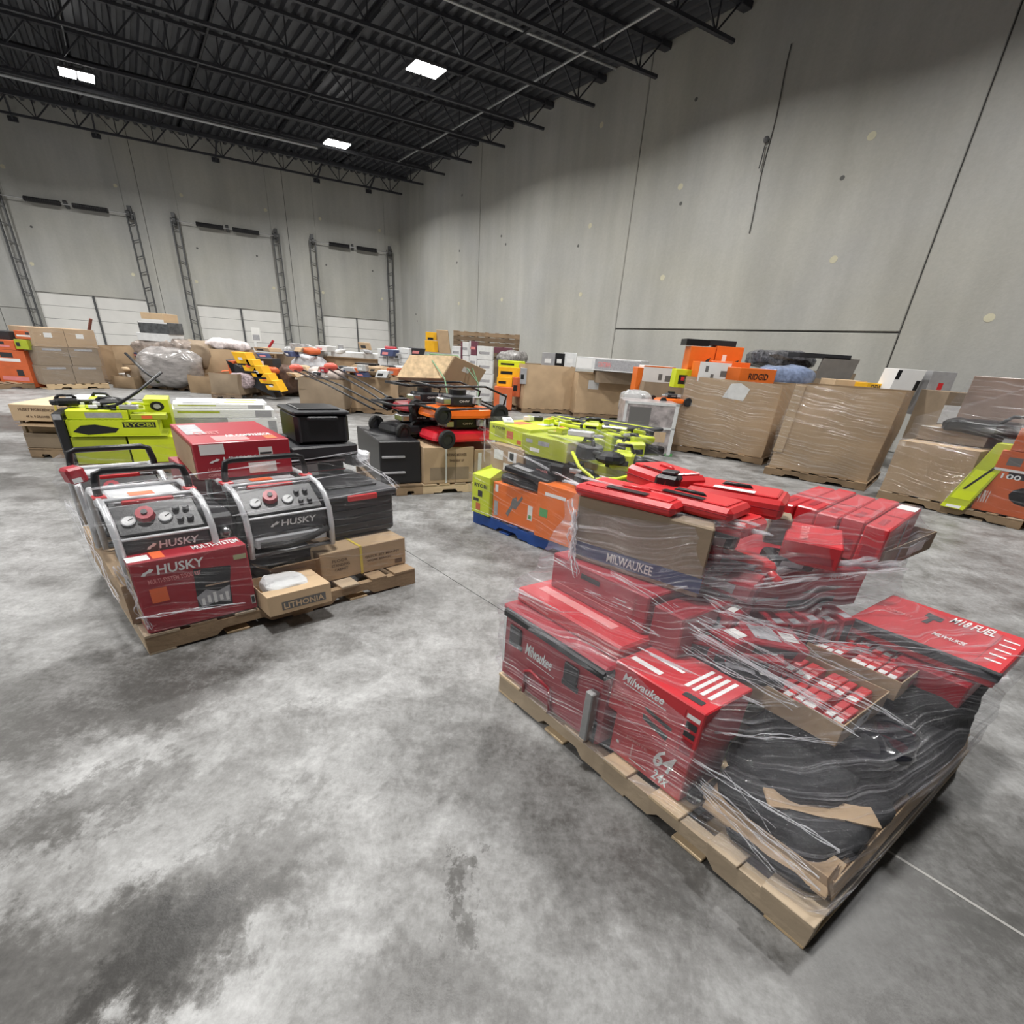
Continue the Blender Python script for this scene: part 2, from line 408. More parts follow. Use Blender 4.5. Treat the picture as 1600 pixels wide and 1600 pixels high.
ORANGEP = mat('orange_plastic', (.85, .16, .015), .32, amt=.04, bump=.02, coat=.3)
YELLOW = mat('yellow_board', (.86, .46, .015), .45, amt=.08, ns=5, bump=.03)
STRAPY = mat('yellow_strapping', (.72, .55, .10), .4, amt=.05, bump=0)
STRAPG = mat('green_strapping', (.22, .40, .22), .4, amt=.05, bump=0)
BLUE = mat('blue_paint', (.015, .07, .30), .5, amt=.2, ns=12, bump=.08)
NAVY = mat('navy_print', (.055, .075, .17), .5, amt=.12, ns=6, bump=.02)
SILVER = mat('silver_plastic', (.60, .61, .63), .3, .3, amt=.05, bump=.02)
GREY = mat('grey_board', (.35, .35, .36), .6, amt=.15, ns=8, bump=.03)
MAROON = mat('maroon_print', (.16, .05, .075), .55, amt=.1, bump=.02)
LABEL = mat('shipping_label', (.80, .80, .78), .6, amt=.05, bump=0)
OLABEL = mat('orange_sticker', (.85, .16, .05), .5, amt=.03, bump=0)
BAG = mat('clear_poly_bag', (.42, .42, .42), .22, amt=.35, ns=14, bump=.3, bs=30, coat=.5)
BAGB = mat('blue_poly_bag', (.20, .25, .38), .28, amt=.4, ns=16, bump=.3, bs=25, coat=.4)
WOODS = [mat('pine_board_%s' % k, c, .7, amt=.16, ns=5, bump=.12, bs=40, st=(1, 1, 1)) for k, c in
         (('pale', (.68, .52, .33)), ('warm', (.60, .44, .26)), ('grey', (.47, .37, .26)))]
WOODS_OLD = [mat('old_board_%s' % k, c, .8, amt=.2, ns=5, bump=.12, bs=40) for k, c in (('brown', (.25, .17, .10)), ('umber', (.19, .13, .08)), ('tan', (.33, .23, .14)))]
BLUES = [BLUE]
FABRIC = mat('charcoal_cloth', (.017, .018, .020), .85, amt=.3, ns=10, bump=.3, bs=60)
LIT_TAN = mat('lit_tan_board', (.66, .48, .28), .7, amt=.28, ns=18, bump=.12, bs=30)  # paler tan, imitating light on the tipped carton's front
# ================================================================ THE HALL
# floor: slabs with sawn joints
WALLM = mat_concrete_wall('precast_concrete', (.42, .42, .405))
FLOORM = mat_floor()
fl = empty('floor', (0, 0, 0), kind='structure')
j0, j1 = G(1385, 1328), G(1600, 1462)
jd = (j1 - j0).normalized(); jn = Vector((-jd.y, jd.x, 0))
if jn.y < 0: jn = -jn
W_ = .005
def slab(a0, a1, b0, b1):
    P = lambda a, b, z: j0 + jd * a + jn * b + Vector((0, 0, z))
    g = Geo().add([P(a0, b0, 0), P(a1, b0, 0), P(a1, b1, 0), P(a0, b1, 0), P(a0, b0, -.15), P(a1, b0, -.15), P(a1, b1, -.15), P(a0, b1, -.15)],
                  [(0, 1, 2, 3), (0, 4, 5, 1), (1, 5, 6, 2), (2, 6, 7, 3), (3, 7, 4, 0)])
    return mk('floor_slab', g, FLOORM, fl)
slab(-40, 30, -14, -W_ * .5); slab(-40, 30, W_ * .5, 34)
g = Geo(); P = lambda a, b, z: j0 + jd * a + jn * b + Vector((0, 0, z))
g.quad(P(-.6, -W_, .001), P(30, -W_, .001), P(30, W_, .001), P(-.6, W_, .001))
mk('joint_filler', g, mat('joint_filler', (.40, .39, .37), .7), fl)

# right wall: tilt-up concrete panels
def wall_box(sa, sb, za, zb, wall, th=.2, inset=0.):
    if wall == 'right':
        o = hall(0, sa); u = DR * (sb - sa); n = Vector((-DR.y, DR.x, 0))
        if n.x < 0: n = -n
    else:
        o = hall(sa, 0); u = DB * (sb - sa); n = Vector((DB.y, -DB.x, 0))
        if n.y < 0: n = -n
    o = o + n * inset
    return Fr(o + Vector((0, 0, za)), u, n * th, Vector((0, 0, zb - za)))
wr = empty('wall_right', hall(0, 12), kind='structure')
jg = .012
for a, b in ((0, 2.2), (2.2, 7.3), (7.3, 15.0), (22.2, 29.5), (29.5, 37)):
    mk('concrete_panel', Geo().box(wall_box(a + jg, b - jg, 0, CEIL + .3, 'right'), .02), WALLM, wr)
mk('concrete_panel', Geo().box(wall_box(15.0 + jg, 22.2 - jg, 0, 2.38, 'right'), .012), WALLM, wr)
mk('concrete_panel', Geo().box(wall_box(15.0 + jg, 22.2 - jg, 2.415, CEIL + .3, 'right'), .012), WALLM, wr)
mk('joint_sealant', Geo().box(wall_box(-.2, 37, 0, CEIL, 'right', .05, .035), 0), mat('joint_sealant', (.07, .07, .068), .8), wr)
PATCH = mat('cream_patch', (.60, .57, .42), .7, amt=.1); HOLE = mat('dark_form_hole', (.12, .12, .115), .8)
def wall_disc(wall, s, z, r, m, name, parent, stretch=1.0):
    if wall == 'right': o, u, n = hall(0, s), DR, Vector((DR.y, -DR.x, 0))
    else: o, u, n = hall(s, 0), DB, Vector((-DB.y, DB.x, 0))
    c = Vector((0, 10, 0))
    if n.dot(c - o) < 0: n = -n
    g = Geo(); k = 14
    ring = [o + u * (math.cos(2 * math.pi * i / k) * r * stretch) + Vector((0, 0, z + math.sin(2 * math.pi * i / k) * r)) for i in range(k)]
    g.add([p + n * .004 for p in ring] + [p - n * .01 for p in ring], [tuple(range(k))] + [(i, (i + 1) % k, k + (i + 1) % k, k + i) for i in range(k)])
    return mk(name, g, m, parent)
for s, z in ((16.5, 5.95), (16.43, 3.78), (20.64, 6.02), (20.62, 3.86), (23.4, 2.67), (13.43, 5.47), (13.34, 3.47), (13.44, 8.06), (9.02, 3.46), (5.8, 3.4)):
    wall_disc('right', s, z, .075, PATCH, 'lift_point_patch', wr)
for s, z in ((16.52, 7.78), (20.33, 5.39), (5.94, 7.61), (5.8, 5.54), (9.1, 5.43), (8.8, 5.75), (13.0, 4.95), (5.6, 5.1), (1.63, 2.99), (1.75, 2.65), (16.6, 5.55)):
    wall_disc('right', s, z, .045, HOLE, 'form_tie_hole', wr)
# sawn crack with conduit hook at mid panel
g = Geo()
pts = [hall(0, 18.63 + .02 * math.sin(z * 3), z) + Vector((-.012, -.010, 0)) for z in [4.6 + .25 * i for i in range(15)]]
g.tube(pts, .012, 5)
mk('surface_crack', g, mat('crack_dark', (.10, .10, .095), .8), wr)
g = Geo(); c = hall(0, 18.56, 6.45) + Vector((-.04, -.035, 0)); g.ball(c, .07, .05, .07, 8, 5)
mk('anchor_plate', g, DSTEEL, wr); g = Geo(); g.tube([c + Vector((0, 0, -.1)), c + Vector((-.02, -.03, -.35)), c + Vector((-.03, -.02, -.55))], .014, 5); mk('wire_hook', g, INK, wr)

# back wall with three dock doors
wb = empty('wall_back', hall(9, 0), kind='structure')
DOORS = [(15.42, 11.68), (9.75, 6.15), (4.16, .80)]
TOPZ = 2.6
edges = [-.2, .80, 4.16, 5.42, 6.15, 9.75, 11.05, 11.68, 15.42, 16.7, 22.5, 28.5]
for a, b in zip(edges[:-1], edges[1:]):
    opening = any(abs(a - d[1]) < .01 for d in DOORS)
    mk('concrete_panel', Geo().box(wall_box(a + (.008 if not opening else -.004), b - (.008 if not opening else -.004), TOPZ if opening else 0, CEIL + .3, 'back'), .004 if opening else .012), WALLM, wb)
mk('joint_sealant', Geo().box(wall_box(-.2, 28, TOPZ + .02, CEIL, 'back', .05, .02), 0), MATS['joint_sealant'], wb)
for s, z in ((11.81, 6.94), (9.53, 7.0), (6.27, 6.98), (15.24, 3.63), (11.92, 3.62), (9.58, 3.6), (6.35, 3.67), (4.07, 3.7), (1.07, 3.69), (3.9, 7.0), (1.04, 6.93), (15.2, 6.95)):
    wall_disc('back', s, z, .07, PATCH, 'lift_point_patch', wb)
for s, z in ((14.9, 5.0), (9.3, 5.0), (6.9, 5.0), (3.8, 5.0), (1.5, 5.0)):
    wall_disc('back', s, z, .045, HOLE, 'form_tie_hole', wb)
# ledge line left of door 1 and right of door 2
for a, b, z in ((15.6, 18.5, 1.9), (4.75, 5.9, 2.0)):
    mk('wall_ledge', Geo().box(wall_box(a, b, z, z + .03, 'back', .06, -.03), .003), WALLM, wb)
NB = Vector((-DB.y, DB.x, 0))
if NB.y > 0: NB = -NB
DOORW = mat('white_door_skin', (.72, .71, .68), .45, amt=.05, ns=2, bump=.03)
TRK = mat('galvanised_track', (.11, .112, .115), .5, .5, amt=.15)
def bar(a, b, w, d=None):
    a, b = Vector(a), Vector(b); ax = (b - a); d = d or w
    up = Vector((0, 0, 1)) if abs(ax.normalized().z) < .9 else NB
    x = ax.cross(up).normalized(); y = x.cross(ax).normalized()
    return Fr(a - x * w / 2 - y * d / 2, ax, x * w, y * d)
for n, (sl, sr) in enumerate(DOORS):
    dr_ = empty('door_%d' % (n + 1), hall((sl + sr) / 2, 0), kind='structure')
    hz = TOPZ / 5
    for k in range(5):
        fr = wall_box(sl, sr, k * hz + .006, (k + 1) * hz - .006, 'back', .05, .06)
        mk('door_section', Geo().box(fr, .006), DOORW, dr_)
    mid = (sl + sr) / 2
    mk('centre_strut', Geo().box(bar(hall(mid, 0, 0) + NB * -.03, hall(mid, 0, TOPZ) + NB * -.03, .07, .05), .004), TRK, dr_)
    for e, sg in ((sl, 1), (sr, -1)):
        for off in (.08, .34):
            mk('lift_track', Geo().box(bar(hall(e + sg * off, 0, 0) + NB * .10, hall(e + sg * (off - .02), 0, 6.05) + NB * .16, .05, .07), .004), TRK, dr_)
        g = Geo()
        for k in range(9):
            z = .6 + k * .62
            g.box(bar(hall(e + sg * .08, 0, z) + NB * .10, hall(e + sg * .34, 0, z + .1) + NB * .13, .03, .03), .002)
        mk('track_bracket', g, TRK, dr_, kind='stuff')
        mk('bearing_plate', Geo().box(bar(hall(e + sg * .2, 0, 5.75) + NB * .14, hall(e + sg * .2, 0, 6.25) + NB * .14, .14, .12), .01), TRK, dr_)
        g = Geo(); g.cyl(hall(e + sg * .12, 0, 5.94) + NB * .26, hall(e + sg * .22, 0, 5.94) + NB * .26, .13, 14); mk('cable_drum', g, TRK, dr_)
    g = Geo(); g.cyl(hall(sl + .3, 0, 5.94) + NB * .22, hall(sr - .3, 0, 5.94) + NB * .22, .018, 8); mk('spring_shaft', g, STEEL, dr_)
    L_ = sl - sr
    for a, b in ((.17, .46), (.56, .86)):
        g = Geo(); p0, p1 = hall(sl - L_ * a, 0, 5.94) + NB * .22, hall(sl - L_ * b, 0, 5.94) + NB * .22
        m_ = 40; pts = [p0.lerp(p1, i / m_) for i in range(m_ + 1)]
        g.tube(pts, .1, 12, True, [.10 if i % 2 else .088 for i in range(m_ + 1)])
        mk('torsion_spring', g, BLACK, dr_, smooth=False)
    g = Geo(); g.box(bar(hall(mid, 0, 5.85) + NB * .0, hall(mid, 0, 6.05) + NB * .26, .12, .1), .01); mk('centre_bracket', g, TRK, dr_)

# ceiling: ribbed deck, open web joists, pipes, braces
ce = empty('ceiling', hall(10, 10, CEIL), kind='structure')
DECK = mat('dark_steel_deck', (.075, .078, .088), .42, .3, amt=.18, ns=2, bump=.03)
SMAX, TMAX = 31., 35.
k = 0; pitch = .30
for pnl in range(10):
    g = Geo(); s0 = -.2 + pnl * SMAX / 10; s1 = s0 + SMAX / 10 + .001
    s = s0
    while s < s1 - .01:
        prof = [(0, 0), (.10, 0), (.14, .10), (.26, .10), (.30, 0)]
        for (a, za), (b, zb) in zip(prof[:-1], prof[1:]):
            g.quad(hall(s + a, -.2, CEIL + za), hall(s + b, -.2, CEIL + zb), hall(s + b, TMAX, CEIL + zb), hall(s + a, TMAX, CEIL + za))
        s += pitch
    mk('deck_sheet', g, DECK, ce)
JST = mat('joist_paint', (.055, .057, .066), .5, .3, amt=.15)
for t in (.95, 3.1, 5.0, 7.0, 9.15, 11.2, 13.35, 15.45, 17.45, 19.5, 21.5, 23.5, 25.5):
    jo = bpy.data.objects.new('joist', None); COL.objects.link(jo); jo.parent = ce; jo.empty_display_size = .1
    zt, zb = CEIL - .05, CEIL - .72
    for dz, nm, w in ((zt, 'top_chord', .11), (zb, 'bottom_chord', .085)):
        mk(nm, Geo().box(bar(hall(.25 if dz == zb else 0, t, dz), hall(SMAX, t, dz), w, .07), 0), JST, jo)
    g = Geo(); n_ = 26; ds = (SMAX - .5) / n_
    for i in range(n_):
        a, m_, b = .25 + i * ds, .25 + (i + .5) * ds, .25 + (i + 1) * ds
        g.box(bar(hall(a, t, zt), hall(m_, t, zb), .035), 0); g.box(bar(hall(m_, t, zb), hall(b, t, zt), .035), 0)
        g.box(bar(hall(m_, t, zt), hall(m_, t, zb), .03), 0)
    mk('web_bars', g, JST, jo, kind='stuff')
    mk('joist_seat', Geo().box(bar(hall(-.02, t, zt - .02), hall(.3, t, zt - .02), .2, .14), .01), JST, jo)
GALV = mat('galvanised_pipe', (.42, .43, .44), .38, .7, amt=.1)
PIPEB = mat('black_iron_pipe', (.035, .036, .04), .45, .3)
def pipe(a, b, r, m, nm='pipe'):
    g = Geo(); g.cyl(a, b, r, 10); mk(nm, g, m, ce)
pipe(hall(30, 4.25, 8.6), hall(5.1, 4.25, 8.6), .05, GALV, 'conduit')
pipe(hall(2.15, 4.5, 8.62), hall(2.2, 30, 8.62), .032, GALV, 'conduit')
pipe(hall(30, 6.5, 8.75), hall(1.2, 6.1, 8.75), .085, PIPEB, 'sprinkler_pipe')
pipe(hall(30, 14.4, 8.9), hall(.6, 14.4, 8.9), .035, GALV, 'conduit')
for i, s in enumerate((3.4, 6.4, 9.4, 12.4, 15.4, 18.4)):
    pipe(hall(s, 3.4, 8.85), hall(s, 19.5, 8.85), .03, PIPEB, 'sprinkler_branch')
for s in (14.48, 12.05, 8.0, 3.9, 1.5, 17.5):
    g = Geo(); g.box(bar(hall(s, .02, 8.55), hall(s, 1.0, CEIL - .1), .06), .004); mk('wall_brace', g, JST, ce)
    g = Geo(); g.box(bar(hall(s - .14, .03, 8.55), hall(s + .14, .03, 8.55), .06, .16), .006); mk('brace_plate', g, JST, ce)

# lamps
LENS = mat('lamp_lens', (1, .985, .95), .4, emit=26, amt=0, bump=0)
HOUS = mat('lamp_housing', (.10, .10, .105), .5, .3)
where = ['left high bay lamp near the back wall', 'large high bay lamp nearer the viewer above the right wall joists', 'small far high bay lamp close to the far corner']
for i, (s, t) in enumerate(LAMPS[:3]):
    c = hall(s, t, 8.42)
    root = empty('high_bay_lamp', c, 'glowing ' + where[i], 'lamp', 'high bay lamps')
    mk('housing', Geo().box(Fr(c + DB * -.42 + DR * -.30 + Vector((0, 0, .02)), DB * .84, DR * .60, (0, 0, .07)), .01), HOUS, root)
    mk('driver_box', Geo().box(Fr(c + DB * -.15 + DR * -.08 + Vector((0, 0, .09)), DB * .3, DR * .16, (0, 0, .09)), .01), HOUS, root)
    for sg in (-1, 1):
        mk('lens', Geo().box(Fr(c + DB * (-.40 if sg < 0 else .03) + DR * -.28 + Vector((0, 0, -.005)), DB * .37, DR * .56, (0, 0, .03)), .004), LENS, root)
    for sg in (-1, 1):
        g = Geo(); g.cyl(c + DB * .3 * sg + Vector((0, 0, .08)), c + DB * .3 * sg + Vector((0, 0, CEIL - 8.42)), .008, 6); mk('hanger', g, HOUS, root)
# ================================================================ BUILDERS
def soft(fr, nu=28, nv=14, power=.35, amp=.02, fscale=6., seed=0., ridge=0., rs=12.):
    """a pillow-like body that fills a frame, creased by noise"""
    g = Geo(); vs = []; fs = []
    sp = lambda x: math.copysign(abs(x) ** power, x)
    for j in range(nv + 1):
        th = math.pi * j / nv
        for i in range(nu):
            ph = 2 * math.pi * i / nu
            q = Vector((sp(math.sin(th)) * sp(math.cos(ph)), sp(math.sin(th)) * sp(math.sin(ph)), sp(math.cos(th))))
            p = fr.p(.5 + q.x * .5, .5 + q.y * .5, .5 + q.z * .5)
            d = noise.noise_vector(p * fscale + Vector((seed, 0, seed)))
            if ridge:
                w = 1 - abs(noise.noise(Vector((p.x * rs * .5, p.y * rs, p.z * rs * .7)) + Vector((seed, 3, 0)))) * 2
                p = p + (p - fr.p(.5, .5, .5)).normalized() * ridge * w
            vs.append(p + d * amp)
    for j in range(nv):
        for i in range(nu):
            a, b = j * nu + i, j * nu + (i + 1) % nu; fs.append((a, a + nu, b + nu, b))
    return g.add(vs, fs)

def carton(name, label, cat, fr, m, group=None, e=.004, tape=None, text=(), art=(), seam=None, crush=0., n=4):
    """closed carton: body, centre seam tape, printed art and lettering as its parts"""
    g = Geo().gbox(fr, (n, n, n), crush, crush, seed=len(label), faces='flrbto') if crush else Geo().box(fr, e)
    o = mk(name, g, m, at=fr.p(.5, .5, 0)); tag(o, label, cat, group)
    off = .0015 + crush * 1.2
    if seam: decal(o, fr, 't', (0, .495, 1, .505) if seam == 'u' else (.495, 0, .505, 1), GREYINK, 'flap_gap', off)
    if tape is not None:
        decal(o, fr, 't', (0, .45, 1, .55), tape, 'tape_strip', off + .001)
        for k in 'lr': decal(o, fr, k, (.45, .78, .55, 1), tape, 'tape_end', off)
    for a in art: decal(o, fr, a[0], a[1], a[2], a[3] if len(a) > 3 else 'printed_panel', off + (a[4] if len(a) > 4 else 0), a[5] if len(a) > 5 else None)
    for t in text: lettering(o, fr, t[0], t[1], t[2], t[3], 'lettering', t[4] if len(t) > 4 else 0., off=off + .0015)
    return o

def board_between(fr, a0, a1, b0, b1, z0, z1): return fr.sub(a0, a1, b0, b1, z0, z1)

def pallet(ld, label, group='pallets on the floor', woods=None, nb=7, h=.12, z=0., wd=.095, name='pallet', notch=True):
    """deck boards across (along V), notched stringers along U"""
    woods = woods or WOODS
    root = empty(name, ld.p(.5, .5, z), label, 'pallet', group)
    lu = ld.lu; w = wd / lu; td, tb = .016, .014
    rnd = random.Random(len(label) * 7 + int(ld.O.x * 100))
    for i in range(nb):
        c = w / 2 + (1 - w) * i / (nb - 1); ww = w * (1.3 if i in (0, nb - 1) else rnd.uniform(.85, 1.1))
        c = min(max(c, ww / 2), 1 - ww / 2)
        j = rnd.uniform(-.004, .004)
        mk('deck_board', Geo().box(ld.sub(c - ww / 2, c + ww / 2, -.004 + j, 1.004 + j, z + h - td, z + h + rnd.uniform(-.001, .001)), .002), rnd.choice(woods), root)
    for b in (0, .5, 1):
        bw = .036 / ld.lv; b0 = max(0, min(1 - bw, b - bw / 2)); b1 = b0 + bw
        prof = [(0, tb), (.20, tb), (.225, tb + .035), (.36, tb + .035), (.385, tb), (.615, tb), (.64, tb + .035), (.775, tb + .035), (.80, tb), (1, tb), (1, h - td), (0, h - td)]
        if h < .11 or not notch: prof = [(0, tb), (1, tb), (1, h - td), (0, h - td)]
        m_ = len(prof)
        g = Geo().add([ld.p(a, b0, z + c) for a, c in prof] + [ld.p(a, b1, z + c) for a, c in prof],
                      [tuple(range(m_)), tuple(reversed(range(m_, 2 * m_)))] + [(k, k + m_, (k + 1) % m_ + m_, (k + 1) % m_) for k in range(m_)])
        mk('stringer', g, rnd.choice(woods), root)
    for i in range(5 if nb > 6 else 3):
        c = w / 2 + (1 - w) * i / (4 if nb > 6 else 2)
        mk('bottom_board', Geo().box(ld.sub(max(0, c - w / 2), min(1, c + w / 2), 0, 1, z, z + tb), .002), rnd.choice(woods), root)
    return root

def open_box(name, label, cat, fr, m, group=None, th=.004, flaps=0., fl_ang=25, wav=.0):
    """open-topped cardboard box: base, four walls and, if asked, flaps"""
    root = empty(name, fr.p(.5, .5, 0), label, cat, group)
    tu, tv, tw = th / fr.U.length, th / fr.V.length, th / fr.W.length
    mk('box_base', Geo().box(fr.sub(0, 1, 0, 1, 0, tw * 1.5), .001), m, root)
    for nm, q in (('box_wall', (0, 1, 0, tv)), ('box_wall', (0, 1, 1 - tv, 1)), ('box_wall', (0, tu, tv, 1 - tv)), ('box_wall', (1 - tu, 1, tv, 1 - tv))):
        mk(nm, Geo().box(fr.sub(*q, tw, 1), .001), m, root)
    if flaps:
        a = R(fl_ang); L_ = flaps
        un, vn, wn = fr.U.normalized(), fr.V.normalized(), fr.W.normalized()
        for o, u, out in ((fr.p(0, 0, 1), fr.U, -vn), (fr.p(0, 1, 1), fr.U, vn), (fr.p(0, 0, 1), fr.V, -un), (fr.p(1, 0, 1), fr.V, un)):
            d = (out * math.cos(a) + wn * math.sin(a)) * L_
            mk('flap', Geo().box(Fr(o, u, d, out.cross(u).normalized() * .004), .001), m, root)
    return root

def hull(points):
    pts = sorted(set((round(p[0], 4), round(p[1], 4)) for p in points))
    def half(ps):
        h = []
        for p in ps:
            while len(h) > 1 and (h[-1][0] - h[-2][0]) * (p[1] - h[-2][1]) - (h[-1][1] - h[-2][1]) * (p[0] - h[-2][0]) <= 0: h.pop()
            h.append(p)
        return h
    a, b = half(pts), half(pts[::-1]); return a[:-1] + b[:-1]
def film(label, ld, rings, mkey, n=72, sub=5, amp=.006, group='stretch film wrappings', strands=(), cap=None, parent=None, name='stretch_film', outset=.012, seed=0., arc=(0, 1)):
    """stretch film skin: rings of (z, [(a, b), ...]) joined, creased, with twisted strands as parts"""
    lv = []
    cx = sum(p[0] for z, ps in rings for p in ps) / sum(len(ps) for z, ps in rings); cy = sum(p[1] for z, ps in rings for p in ps) / sum(len(ps) for z, ps in rings)
    for z, ps in rings:
        h = hull(ps); out = []
        for k in range(n):
            a = 2 * math.pi * k / n; d = (math.cos(a), math.sin(a)); best = 0
            for i in range(len(h)):
                p, q = h[i], h[(i + 1) % len(h)]; e = (q[0] - p[0], q[1] - p[1]); w = (p[0] - cx, p[1] - cy)
                den = d[0] * e[1] - d[1] * e[0]
                if abs(den) < 1e-9: continue
                t = (w[0] * e[1] - w[1] * e[0]) / den; u = (w[0] * d[1] - w[1] * d[0]) / den
                if t > 0 and -.001 <= u <= 1.001: best = max(best, t)
            best += outset; out.append((cx + d[0] * best, cy + d[1] * best))
        lv.append((z, out))
    rows = []
    for (z0, r0), (z1, r1) in zip(lv[:-1], lv[1:]):
        for s in range(sub):
            f = s / sub; sag = math.sin(math.pi * f) * .012
            rows.append((z0 + (z1 - z0) * f, [(p[0] + (q[0] - p[0]) * f + (cx - p[0]) * sag, p[1] + (q[1] - p[1]) * f + (cy - p[1]) * sag) for p, q in zip(r0, r1)]))
    rows.append(lv[-1])
    vs = []; uvs = []
    for z, r in rows:
        per = 0; prev = None
        for k, (a, b) in enumerate(r + [r[0]]):
            p = ld.p(a, b, z)
            if prev is not None: per += (p - prev).length
            prev = p
            if k < n:
                d = noise.noise_vector(Vector((p.x * 3, p.y * 3, p.z * 26)) + Vector((seed, 0, 0))); d2 = noise.noise_vector(p * 2.2 + Vector((seed, 5, 0)))
                vs.append(p + Vector((d.x, d.y, 0)) * amp + d2 * amp * 1.5)
            uvs.append((a * ld.lu + b * ld.lv, z + .42 * b * ld.lv + .10 * a * ld.lu))
    fs = []; fuv = []
    lo, hi = int(arc[0] * n), int(arc[1] * n)
    for j in range(len(rows) - 1):
        for k in range(lo, hi):
            fs.append((j * n + k, j * n + (k + 1) % n, (j + 1) * n + (k + 1) % n, (j + 1) * n + k))
            o = n + 1; fuv.append((j * o + k, j * o + k + 1, (j + 1) * o + k + 1, (j + 1) * o + k))
    o_ = ld.p(.5, .5, rings[0][0])
    me = bpy.data.meshes.new(name); me.from_pydata([tuple(v - o_) for v in vs], [], fs)
    ul = me.uv_layers.new(name='UVMap'); i = 0
    for q in fuv:
        for w in q: ul.data[i].uv = uvs[w]; i += 1
    me.polygons.foreach_set('use_smooth', [True] * len(me.polygons)); me.materials.append(MATS[mkey])
    ob = bpy.data.objects.new(name, me); COL.objects.link(ob); ob.location = o_
    tag(ob, label, 'plastic film', group)
    for st in strands:
        fold(ob, ld, *st)
    return ob
FOLD = None
def fold(parent, ld, p0, p1, w=.012, wav=.01, sag=0., rp=3, seed=None):
    """a roped fold of film from p0 to p1, given as (a, b, z)"""
    a, b = ld.p(*p0), ld.p(*p1); m_ = 26; seed = seed if seed is not None else (p0[0] * 31 + p1[1] * 17)
    g = Geo()
    for k in range(rp):
        pts = []; rad = []
        for i in range(m_ + 1):
            f = i / m_; p = a.lerp(b, f); d = noise.noise_vector(Vector((f * 3 + k * 7, seed, 0))); e = noise.noise_vector(Vector((f * 14 + k, seed, 5)))
            pts.append(p + d * wav * 1.5 + e * wav * .4 + Vector((0, 0, -sag * math.sin(math.pi * f)))); rad.append(w * .17 * (.35 + abs(noise.noise(Vector((f * 9, seed + k * 3, 1)))) * 2))
        g.tube(pts, w, 5, True, rad)
    mk('film_fold', g, FOLDM, parent, smooth=True, kind='stuff')
FOLDM = None
def _foldmat():
    global FOLDM
    m = bpy.data.materials.new('roped_film'); m.use_nodes = True; nt = m.node_tree; N = nt.nodes; L = nt.links
    b = N['Principled BSDF']; b.inputs['Base Color'].default_value = (.86, .86, .9, 1); b.inputs['Roughness'].default_value = .12
    b.inputs['Alpha'].default_value = .30; b.inputs['Coat Weight'].default_value = .6
    FOLDM = m
_foldmat()
mat_film('film_clear', base=.035, streak=.42, scale=(1.6, 46), rot=.12, thr=.55)
mat_film('film_slanted', base=.10, streak=.50, scale=(1.0, 85), rot=-.30, thr=.51, tint=(.76, .74, .82))
mat_film('film_thick', base=.20, streak=.42, scale=(2.2, 26), rot=.3, thr=.46)
mat_film('film_bin', base=.05, streak=.42, scale=(1.2, 36), rot=.03, thr=.50, tint=(.8, .78, .76))
mat_film('film_light', base=.03, streak=.34, scale=(2.4, 34), rot=.05, thr=.55)

def paw(o, fr, f, x, y, s, asp, m):
    """small running-dog style mark: slanted body wedge and tail bars"""
    P = [(0, .15), (.3, .1), (.45, .35), (.75, .4), (1, .7), (.72, .9), (.5, .62), (.2, .5)]
    decal(o, fr, f, (x, y, x + s, y + s * asp), m, 'logo_mark', .0025, P)

def latch(root, fr, f, s, t, w, h, m, depth=.012):
    P = lambda x, y, o: face_pt(fr, f, x, y, o)
    a, b, c, d = P(s, t, 0), P(s + w, t, 0), P(s + w, t + h, 0), P(s, t + h, 0)
    n = (P(s, t, depth) - a)
    mk('latch', Geo().box(Fr(a, b - a, n, d - a), .003), m, root)
    mk('latch_frame', Geo().box(Fr(P(s - w * .12, t - h * .35, 0), (b - a) * 1.24, n * .4, (d - a) * .3), .002), m, root)

def wheel(g_or_root, c, ax, r, w, hubm=None, parent=None):
    ax = Vector(ax).normalized(); g = Geo(); x = ax.cross(Vector((0, 0, 1))).normalized(); y = ax.cross(x)
    prof = [(-w / 2, r * .55), (-w / 2, r * .92), (-w * .3, r), (w * .3, r), (w / 2, r * .92), (w / 2, r * .55)]
    k = 20; vs = []; fs = []
    for i in range(k):
        a = 2 * math.pi * i / k
        for d, rr in prof: vs.append(c + ax * d + (x * math.cos(a) + y * math.sin(a)) * rr)
    m_ = len(prof)
    for i in range(k):
        for j in range(m_ - 1): fs.append((i * m_ + j, i * m_ + j + 1, ((i + 1) % k) * m_ + j + 1, ((i + 1) % k) * m_ + j))
    g.add(vs, fs)
    t = mk('wheel', g, RUBBER, parent, smooth=False)
    h = Geo(); h.cyl(c - ax * w * .35, c + ax * w * .35, r * .58, 14)
    for i in range(6):
        a = 2 * math.pi * i / 6; d = x * math.cos(a) + y * math.sin(a)
        h.tube([c + ax * w * .38 + d * r * .12, c + ax * w * .38 + d * r * .55], r * .05, 5)
    mk('hub', h, hubm or DARK, t)
    return t

